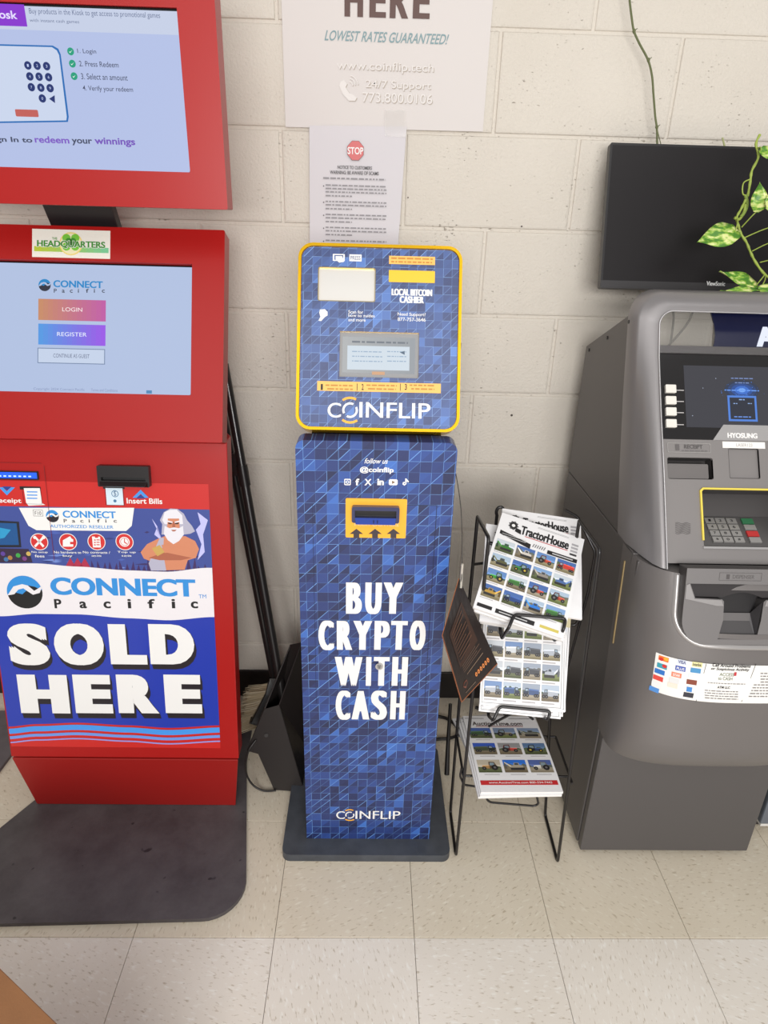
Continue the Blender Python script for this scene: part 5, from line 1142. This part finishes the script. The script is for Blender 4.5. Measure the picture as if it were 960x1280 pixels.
# keypad: tilted tray with keys
k0, k1 = FP.pt(kp[0], kp[1], -.003), FP.pt(kp[0], FP.px(905, 646, -.042)[1], -.042)
KY = Pl(k0, VX, k1-k0); kl = (k1-k0).length
b = MB(); b.prism(KY, [(0, 0), (kp[2]-kp[0], 0), (kp[2]-kp[0], kl), (0, kl)], -.006, 0, mat((110, 108, 108), .35, .6, name='keypad_metal')); b.build('keypad', AT)
dk = D(b, KY); KM = mat((176, 174, 172), .3, .6, name='steel_key')
k = 0
cols_ = [(0, 11.5), (13, 25), (27, 39), (46, 60)]
top_y, rowh = 648.6, 7.8
for r_ in range(4):
    for c_ in range(4):
        sh_ = r_*3.3; x0 = 880.5+cols_[c_][0]+sh_; x1 = 880.5+cols_[c_][1]+sh_; y0 = top_y+r_*rowh+c_*.25
        a = dk.bx(x0, y0, x1, y0+6.4)
        ch = ['123', '456', '789', '*0#'][r_][c_] if c_ < 3 else None
        m_ = KM if c_ < 3 else [mat((50, 110, 74), .35, name='green_key'), KM, mat((190, 50, 50), .35, name='red_key'), KM][r_]
        b = MB(); b.prism(KY, [(a[0], a[1]), (a[2], a[1]), (a[2], a[3]), (a[0], a[3])], 0, .0035, m_)
        if ch: w_ = a[2]-a[0]; b.text(KY, ch, a[0]+w_*.35, a[1]+(a[3]-a[1])*.3, a[0]+w_*.62, a[3]-(a[3]-a[1])*.25, .0038, BLACK, .01)
        o = b.build('key', AT)
        o['label'] = 'green key' if (c_ == 3 and r_ == 0) else ('red key' if (c_ == 3 and r_ == 2) else 'steel key')
# labels and small marks
b = MB(); d = D(b, FP)
a = d.bx(834, 554, 888, 566); b.plate(FP, [rr(*a, .002, 3), rr(a[0]+.0012, a[1]+.0012, a[2]-.0012, a[3]-.0012, .002, 3)], 0, .0012, mat((165, 162, 160), .4, .4, name='embossed_edge'))
d.text('RECEIPT', 855, 556, 878, 561, .001, ink(86, 82, 82), .02); d.rect(844, 555.5, 849, 563, .001, ink(96, 92, 92)); d.scribble(852, 562.5, 884, 564.6, .001, ink(110, 106, 106)); b.build('receipt_label', AT)
b = MB(); d = D(b, FP); a = d.bx(903, 552.5, 956, 560.5); b.prism(FP, rc(a), .0002, .0008, mat((236, 234, 230), .4, name='label_white')); d.text('LASER123', 920, 554.5, 940, 558.5, .001, ink(170, 166, 166)); b.build('card_label', AT)
b = MB(); d = D(b, FP)
for q in range(9):
    a = d.bx(844, 653.5+q*1.6, 863, 654.3+q*1.6); b.poly(FP, [(a[0]+(a[2]-a[0])*i/12, a[1]+.0013*math.sin(i*.9+q*.35)) for i in range(13)]+[(a[0]+(a[2]-a[0])*i/12, a[1]+.0008+.0013*math.sin(i*.9+q*.35)) for i in range(12, -1, -1)], .0006, ink(74, 70, 70))
b.build('speaker_mark', AT)
# screen bezel
b = MB(); BZ = mat((20, 18, 20), .14, coat=.4, name='gloss_black')
BB = [(-.002, vB0), (uq(891, 549), vB0), (uq(904, 531), FP.px(904, 531)[1]), (fw+.002, FP.px(904, 531)[1]), (fw+.002, vB1), (-.002, vB1)]
b.prism(FP, BB, -.006, .0005, BZ); b.build('screen_bezel', AT)
SM = mat((84, 82, 84), .2, coat=.5, name='lcd_grey')
b = MB(); d = D(b, FP); a = d.bx(856, 458, 985, 533); su1 = min(a[2], fw-.03); s_v = d.bx(856, 458, 958, 535)
b.rect(FP, a[0], s_v[1], su1, s_v[3], .0008, glow(78, 78, 84, e=.7)); 
c = FP.px(927, 488)
for i, (r_, cc) in enumerate(((.034, (70, 80, 104)), (.028, (62, 84, 132)), (.021, (56, 92, 168)), (.014, (70, 120, 215)), (.007, (120, 170, 245)))):
    b.poly(FP, circ(c[0], c[1], r_*1.05, r_*.62, 22), .0009+i*.0001, glow(*cc, e=.6+.1*i))
rgz = random.Random(9)
for k in range(60):
    an = rgz.uniform(0, 6.28); r_ = rgz.uniform(.008, .045); b.poly(FP, circ(c[0]+r_*math.cos(an), c[1]-.006+r_*.6*math.sin(an), rgz.uniform(.0004, .0011), n=6), .0016, glow(90, 140, 230, e=.8))
d.rect(909.5, 495, 945.5, 527, .0018, glow(90, 140, 230, e=.9)); d.rect(912, 497.5, 943, 524.5, .0020, glow(60, 64, 76, e=.7))
d.scribble(923, 499, 930, 501, .0022, glow(150, 180, 230)); d.scribble(916, 504, 921, 505.6, .0022, glow(150, 180, 230)); d.scribble(934, 504, 939, 505.6, .0022, glow(150, 180, 230)); d.scribble(917, 520.5, 938, 522.5, .0022, glow(110, 150, 230))
d.scribble(913, 472.5, 941, 474.5, .0022, glow(120, 140, 190)); d.scribble(918, 478, 936, 480, .0022, glow(120, 140, 190)); d.scribble(905, 487.5, 948, 489.5, .0022, glow(110, 160, 245))
for x, y in ((894, 473.5), (878, 485.5), (865, 520)): d.circ(x, y, .6, .0022, glow(170, 180, 200), 6)
b.build('screen_image', AT)
BT = mat((226, 222, 214), .35, name='white_button')
for y in (487, 501.3, 515.3, 530):
    b = MB(); d = D(b, FP); a = d.bx(830.5+(y-487)*.015, y-5, 843.5+(y-487)*.015, y+5); b.prism(FP, rr(*a, .0015, 3), .0005, .0065, BT); b.build('side_button', AT, .0008, 1)
b = MB(); d = D(b, FP)
for y in (488, 502, 516, 531): d.rect(844, y-.5, 854.5, y+.5, .001, ink(190, 186, 186))
b.build('pointer_line', AT)
b = MB(); SV = mat((190, 188, 188), .3, .6, name='silver_plate'); e0 = FP.px(904, 531)[1]
b.prism(FP, [(uq(891, 549), vB0), (uq(904, 531), e0), (fw+.002, e0), (fw+.002, vB0)], -.006, .0012, SV); D(b, FP).text('HYOSUNG', 909, 541.5, 946, 548, .0016, WHITE, .03, rep=2, dx=.0006); b.build('maker_plate', AT)
# header sign
b = MB(); b.rect(FP, -.004, vB1, fw+.004, vW0, .004, SV); b.prism(FP, [(-.004, vB1), (fw+.004, vB1), (fw+.004, vW0), (-.004, vW0)], -.01, .004, CABL); b.build('header_rail', AT)
b = MB(); vt = vW0+.085; NVY = mat((22, 26, 58), .25, coat=.5, name='navy_sign')
n0 = FP.px(893, 433)[0]; n1 = FP.px(898, 395)[0]
P = [(n0, vW0), (n0+.005, vW0+.012), (n0+.008, vW0+.03), (n0+.007, vt-.03), (n0, vt), (fw+.004, vt), (fw+.004, vW0)]
b.prism(FP, P, -.012, -.009, NVY); d = D(b, FP); b.build('sign_panel', AT)
b = MB(); d = D(b, FP)
d.text('ATM', 949, 407, 1010, 432, -.008, glow(235, 240, 255, e=1.0), .03, rep=3, dx=.002)
b.build('sign_lettering', AT)
b = MB(); b.prism(FP, [(-.004, vW0), (n0-.001, vW0), (n0+.006, vt-.03), (n0-.001, vt), (-.004, vt)], -.012, -.010, mat((240, 236, 228), .06, alpha=.12, name='clear_acrylic')); b.build('clear_window', AT)
# lower bulge
YSB = [(.385, -.600), (.42, -.592), (.61, -.556), (.83, -.535)]; YCB = [(.385, -.690), (.40, -.705), (.45, -.724), (.60, -.728), (.73, -.705), (.83, -.672)]
def bulge(x, z):
    u = min(1, abs((x-XC)/.2135)); ys, yc = tab(YSB, z), tab(YCB, z)
    return ys+(yc-ys)*(1-u**3.0)**(1/3.0)
b = MB(); nx_, nz_ = 40, 22; V = []
us = [-math.cos(math.pi*i/nx_) for i in range(nx_+1)]
for j in range(nz_+1):
    z = .385+(.830-.385)*j/nz_
    for u in us: x = XC+u*.2135; V.append(Vector((x, bulge(x, z), z)))
F = [(j*(nx_+1)+i, j*(nx_+1)+i+1, (j+1)*(nx_+1)+i+1, (j+1)*(nx_+1)+i) for j in range(nz_) for i in range(nx_)]
_l, _b = Surf(bulge).px(848, 712)[0], Surf(bulge).px(905, 808)[1]      # opening behind the dispenser
F = [f for f in F if not all(abs(V[k].x-XC) < XC-_l-.012 and _b+.022 < V[k].z < .815 for k in f)]
b.add(V, F, CABM, True)
for j in (0, nz_):
    R_ = V[j*(nx_+1):(j+1)*(nx_+1)]; b.add(R_+[Vector((XR+.001, -.57, R_[0].z)), Vector((XL-.001, -.57, R_[0].z))], [tuple(range(len(R_)+2)) if j else tuple(reversed(range(len(R_)+2)))], CABM)
for i in (0, nx_):
    R_ = [V[j*(nx_+1)+i] for j in range(nz_+1)]; b.add(R_+[Vector((R_[0].x, -.52, .83)), Vector((R_[0].x, -.57, .385))], [tuple(range(len(R_)+2))], CABM)
b.build('lower_cover', AT)
BS = Surf(bulge)
# dispenser panel
def hx(x, y): return BS.px(x, y)
uL_, vTop = hx(848, 712); uB, vBt = hx(905, 808); uR_ = 2*XC-uL_
def uo(g, zt=.829):
    r_ = .055+g; x0, x1, z0 = uL_-g, uR_+g, vBt-g
    return [(x0, zt)]+[(x0+r_+r_*math.cos(math.radians(a)), z0+r_+r_*math.sin(math.radians(a))) for a in range(180, 271, 10)]+[(x0+r_+(x1-x0-2*r_)*i/10, z0) for i in range(1, 10)]+[(x1-r_+r_*math.cos(math.radians(a)), z0+r_+r_*math.sin(math.radians(a))) for a in range(270, 361, 10)]+[(x1, zt)]
b = MB(); O_, I_ = uo(.006), uo(-.004)
n = len(O_)
rws = [[BS.pt(*p, .0) for p in O_], [BS.pt(*p, .004) for p in uo(.004)], [BS.pt(*p, .005) for p in uo(0)], [BS.pt(*p, .001) for p in I_]]
V = [p for r_ in rws for p in r_]; b.add(V, [(i*n+k, i*n+k+1, (i+1)*n+k+1, (i+1)*n+k) for i in range(3) for k in range(n-1)], mat((172, 169, 168), .3, .5, name='light_rim'), True); b.build('dispenser_rim', AT)
yc_ = tab(YCB, .60)-.008
PP = Pl((XC, yc_, .60), VX, (0, (tab(YCB, .82)-.007-yc_)/.22, 1)); dp = D(None, PP)
pw = (XC-uL_)-.004; pb_ = PP.px(905, 806)[1]; ptp = PP.px(900, 711)[1]
DSP = mat((124, 121, 121), .4, .3, name='dispenser_grey'); LBD = mat((160, 157, 157), .35, .35, name='light_band')
s0_, s1q = PP.px(863, 729.5), PP.px(869, 747.5); t0_, t1_, t2_, t3_ = PP.px(905, 752), PP.px(904, 775), PP.px(897, 799), PP.px(945, 800)
tr_ = t3_[0]; sr_ = pw-.028
outer = [(-pw, ptp)]+[(-pw+.05+.05*math.cos(math.radians(a)), pb_+.05+.05*math.sin(math.radians(a))) for a in range(180, 271, 10)]+[(pw-.05+.05*math.cos(math.radians(a)), pb_+.05+.05*math.sin(math.radians(a))) for a in range(270, 361, 10)]+[(pw, ptp)]
bump = [(t0_[0]+(tr_+.006-t0_[0])*i/8, s1q[1]+.010*math.sin(math.pi*i/8)) for i in range(9)]
hole = [(s0_[0], s0_[1]), (s1q[0], s1q[1]), (t0_[0]-.004, s1q[1]-.002), t0_, t1_, t2_, t3_, (tr_+.005, t1_[1]), (tr_+.006, t0_[1]), (tr_+.010, s1q[1]-.002), (sr_, s1q[1]), (sr_+.004, s0_[1])]
b = MB(); b.plate(PP, [outer, hole[::-1]], -.030, .0, DSP, DG); b.build('dispenser_panel', AT, .0012, 1)
b = MB()
b.poly(PP, [(-pw+.002, ptp-.001), (-pw+.002, pb_+.06), (-pw+.05, pb_+.004), (pw-.05, pb_+.004), (pw-.002, pb_+.06), (pw-.002, ptp-.001)], -.026, mat((30, 28, 30), .5, name='slot_dark'))
b.prism(PP, [(s0_[0]+.001, s0_[1]-.001), (s1q[0]+.001, s1q[1]+.001)]+[(x, y) for x, y in bump]+[(sr_-.001, s1q[1]+.001), (sr_+.003, s0_[1]-.001)], -.014, -.007, mat((56, 53, 54), .35, .2, name='dark_shutter'))
b.build('shutter', AT)
b = MB(); TG, TL_ = mat((86, 84, 85), .35, .3, name='tray_grey'), mat((122, 119, 119), .3, .4, name='tray_light')
m1_, m2_ = (t1_[0], t2_[1]+(t0_[1]-t2_[1])*.42), (tr_+.002, t2_[1]+(t0_[1]-t2_[1])*.42)
b.add([PP.pt(*t2_, -.002), PP.pt(*t3_, -.002), PP.pt(m2_[0]-.008, m2_[1], -.018), PP.pt(*m1_, -.018)], [(0, 1, 2, 3)], TG)
b.add([PP.pt(*m1_, -.018), PP.pt(m2_[0]-.008, m2_[1], -.018), PP.pt(m2_[0]-.006, m2_[1]+.014, -.023), PP.pt(m1_[0], m1_[1]+.014, -.023)], [(0, 1, 2, 3)], TL_)
b.add([PP.pt(*t3_, -.002), PP.pt(tr_+.006, t0_[1], -.003), PP.pt(m2_[0]-.006, m2_[1]+.014, -.023), PP.pt(m2_[0]-.008, m2_[1], -.018)], [(0, 1, 2, 3)], mat((70, 68, 70), .4, .3, name='tray_side')); b.build('cash_tray', AT)
b = MB(); b.prism(PP, [(-pw+.001, PP.px(848, 731)[1]), (s0_[0]-.002, s0_[1]), (s1q[0]-.002, s1q[1]-.001), (t0_[0]-.006, s1q[1]-.003), (t0_[0]-.001, t0_[1]-.008), (t0_[0]-.014, t0_[1]-.008), (-pw+.001, PP.px(848, 748)[1])], 0, .002, LBD); b.build('light_band', AT)
b = MB(); b.prism(PP, [(tr_+.008, t0_[1]-.008), (tr_+.010, s1q[1]-.003), (sr_+.002, s1q[1]-.001), (sr_+.006, s0_[1]), (pw-.001, s0_[1]), (pw-.001, t0_[1]-.006)], 0, .002, LBD); b.build('light_band', AT)
b = MB(); d = D(b, PP); a = d.bx(899, 716, 952, 726)
for q in ((a[0], a[1], a[2], a[1]+.0007), (a[0], a[3]-.0007, a[2], a[3]), (a[0], a[1], a[0]+.0007, a[3]), (a[2]-.0007, a[1], a[2], a[3])): b.rect(PP, *q, .0005, ink(88, 84, 84))
d.text('DISPENSER', 916, 718.8, 943, 723.5, .0005, ink(92, 88, 88)); b.rect(PP, *d.bx(908, 718, 912, 724), .0005, ink(80, 76, 76)); b.build('embossed_label', AT)
# card stickers on the bulge
ST = MB(); d = D(ST, BS)
vS = [hx(823, 817), hx(809, 866)]; cen = hx(885, 877)
z_t, z_b = hx(890, 829.5)[1], hx(885, 877)[1]
x_l, x_r = hx(816, 842)[0], 2*XC-hx(816, 842)[0]
LBW = mat((234, 232, 228), .35, coat=.2, name='sticker_white')
nn_ = 60
V = [BS.pt(x_l+(x_r-x_l)*i/nn_, z, .0014) for z in [z_b+(z_t-z_b)*q/14 for q in range(15)] for i in range(nn_+1)]
ST.add(V, [(j*(nn_+1)+i, j*(nn_+1)+i+1, (j+1)*(nn_+1)+i+1, (j+1)*(nn_+1)+i) for j in range(14) for i in range(nn_)], LBW, True); ST.build('sticker_sheet', AT)
b = MB(); d = D(b, BS); H_ = .0022
SC = [[(829, 823, (232, 120, 40)), (827, 832, (50, 150, 170)), (824, 839, (40, 110, 190)), (822, 847, (214, 70, 60)), (820, 855, (230, 230, 230)), (817, 861, (80, 140, 210))],
      [(852, 827, (210, 215, 225)), (850, 835, (50, 80, 170)), (845, 843, (226, 130, 100)), (842, 850, (215, 215, 215)), (840, 856, (230, 215, 200))],
      [(871, 830, (225, 218, 160)), (869, 837.5, (70, 140, 190)), (866, 845, (215, 225, 225)), (864, 852, (130, 60, 40)), (861, 861, (60, 130, 200)), (860, 868, (50, 50, 60))]]
for cI, colm in enumerate(SC):
    for x, y, c_ in colm:
        w_ = 6.5 if (cI, y) != (2, 861) else 3.5
        d.rect(x-w_, y-3, x+w_, y+3, H_, ink(*c_))
        if c_ == (232, 120, 40): d.circ(x-3, y, 3, H_+.0002, ink(206, 40, 40), 12); d.circ(x+3, y, 3, H_+.0003, ink(240, 170, 50), 12)
        if c_ == (50, 150, 170): d.circ(x+3, y, 3, H_+.0002, ink(206, 40, 40), 12)
        if c_ == (210, 215, 225): d.text('VISA', x-5, y-2.2, x+5, y+2, H_+.0002, ink(60, 70, 130), .02)
        if c_ == (50, 80, 170): d.text('PLUS', x-5, y-1.6, x+5, y+1.8, H_+.0002, WHITE, .02)
        if c_ == (225, 218, 160): d.text('Interlink', x-5.5, y-2, x+5.5, y+2, H_+.0002, ink(50, 50, 50), .02)
        if c_ == (226, 130, 100): d.text('STAR', x-4.5, y-1.6, x+4.5, y+1.6, H_+.0002, WHITE, .02)
b.build('card_logos', AT)
b = MB(); d = D(b, BS)
for x0, x1 in ((882, 869), (944, 926)):
    p_, q_ = hx(x0, 829), hx(x1, 876.5); b.poly(BS, [(p_[0], p_[1]), (p_[0]+.0009, p_[1]), (q_[0]+.0009, q_[1]), (q_[0], q_[1])], H_, BLACK)
d.text('Call Around Problems', 890, 829.5, 938, 833.5, H_, BLACK, .02, shear=.2); d.text('or Suspicious Activity', 888, 834.3, 936, 838.5, H_, BLACK, .02, shear=.2)
d.text('ACCESS', 899, 840.5, 917, 844.5, H_, ink(120, 130, 110), .01); d.text('to CASH', 897, 845.5, 915, 849.5, H_, ink(120, 130, 110), .01); d.rect(917, 839.5, 920, 844, H_, ink(190, 50, 60))
d.text('ATM LLC', 896, 857, 912, 860, H_, BLACK, .02)
for k in range(4): d.scribble(880, 862.5+k*3.1, 922, 864.2+k*3.1, H_, ink(130, 126, 126))
d.scribble(884, 853, 931, 854.6, H_, ink(140, 136, 136))
for k in range(9): d.scribble(948-k*1.6 if k > 3 else 950, 840+k*3.6, 972, 842+k*3.6, H_, ink(130, 126, 126))
b.build('sticker_text', AT)

# ------------------------------------------------------------------ box at lower left, grey unit at the right edge
zc = .34; pA_, pB_ = onZ(0, 1210, zc), onZ(72, 1280, zc); dr = (pB_-pA_).normalized(); nr = Vector((dr.y, -dr.x, 0))
if nr.dot(CAM-pA_)*0+nr.x > 0: nr = -nr
a0 = pA_-dr*.12; a1 = pB_+dr*.18
CBD = mat((150, 104, 66), .7, name='brown_cardboard', bump=.3, var=.06, bscale=300)
BXo = thing('cardboard_box', 'brown cardboard box corner at the lower left, on the floor before the red kiosk', 'box', tuple(Vector((a0.x, a0.y, 0))))
b = MB(); base = [a0, a1, a1+nr*.3, a0+nr*.3]
ar = sum(base[i].x*base[(i+1) % 4].y-base[(i+1) % 4].x*base[i].y for i in range(4))
if ar < 0: base = base[::-1]
V = [Vector((p.x, p.y, .0005)) for p in base]+[Vector((p.x, p.y, zc)) for p in base]
b.add(V, [(3, 2, 1, 0), (4, 5, 6, 7)]+[(i, (i+1) % 4, 4+(i+1) % 4, 4+i) for i in range(4)], CBD); b.build('carton', BXo, .0015)
b = MB(); m0 = (base[0]+base[3])/2; m1_ = (base[1]+base[2])/2; tpl = Pl(Vector((m0.x, m0.y, zc)), (m1_-m0), Vector((0, 0, 1)).cross(m1_-m0)); b.rect(tpl, .002, -.025, (m1_-m0).length-.002, .025, .0006, mat((176, 132, 86), .25, coat=.4, name='parcel_tape')); b.build('tape', BXo)
GU = thing('display_unit', 'blue-grey metal unit with white foot at the right edge beyond the cash machine', 'cabinet', (1.15, -.40, 0))
b = MB(); GM = mat((112, 118, 128), .4, .3, name='blue_grey_metal'); b.box((1.0, -.54, .045), (1.30, -.20, 1.1), GM); b.build('body', GU, .004)
b = MB(); b.box((1.01, -.53, .028), (1.29, -.22, .0448), mat((220, 218, 214), .5, name='white_trim')); b.build('trim', GU)
b = MB(); b.box((1.02, -.50, .0003), (1.28, -.24, .0278), mat((46, 40, 40), .6, name='black_base')); b.build('foot', GU)

# pieces of a part go one level deeper, under that part
def under(root, part, names):
    kids = list(root.children); base = lambda o: o.name.split('.')[0]
    host = [o for o in kids if base(o) == part][0]
    for o in kids:
        if o is not host and base(o) in names: o.parent = host
under(K, 'advertising_panel', ('lettering', 'printed_figure')); under(K, 'touch_screen', ('screen_image',)); under(K, 'upper_screen', ('upper_screen_image',))
under(Q, 'front_cover', ('door_seam', 'lock', 'cash_slot_plate')); under(Q, 'face_panel', ('mirror_plate',))
under(PT, 'sheet', ('lettering', 'raised_lettering')); under(NT, 'sheet', ('stop_sign', 'printed_text', 'tape'))
under(AT, 'keypad', ('key',)); under(AT, 'screen_bezel', ('screen_image', 'side_button', 'pointer_line')); under(AT, 'sign_panel', ('sign_lettering',))
under(AT, 'sticker_sheet', ('card_logos', 'sticker_text')); under(AT, 'dispenser_panel', ('shutter', 'cash_tray', 'light_band', 'embossed_label')); under(AT, 'lower_fascia', ('receipt_label', 'card_label', 'speaker_mark', 'recess'))
for o in list(bpy.data.objects):
    if '_w' in o: del o['_w']
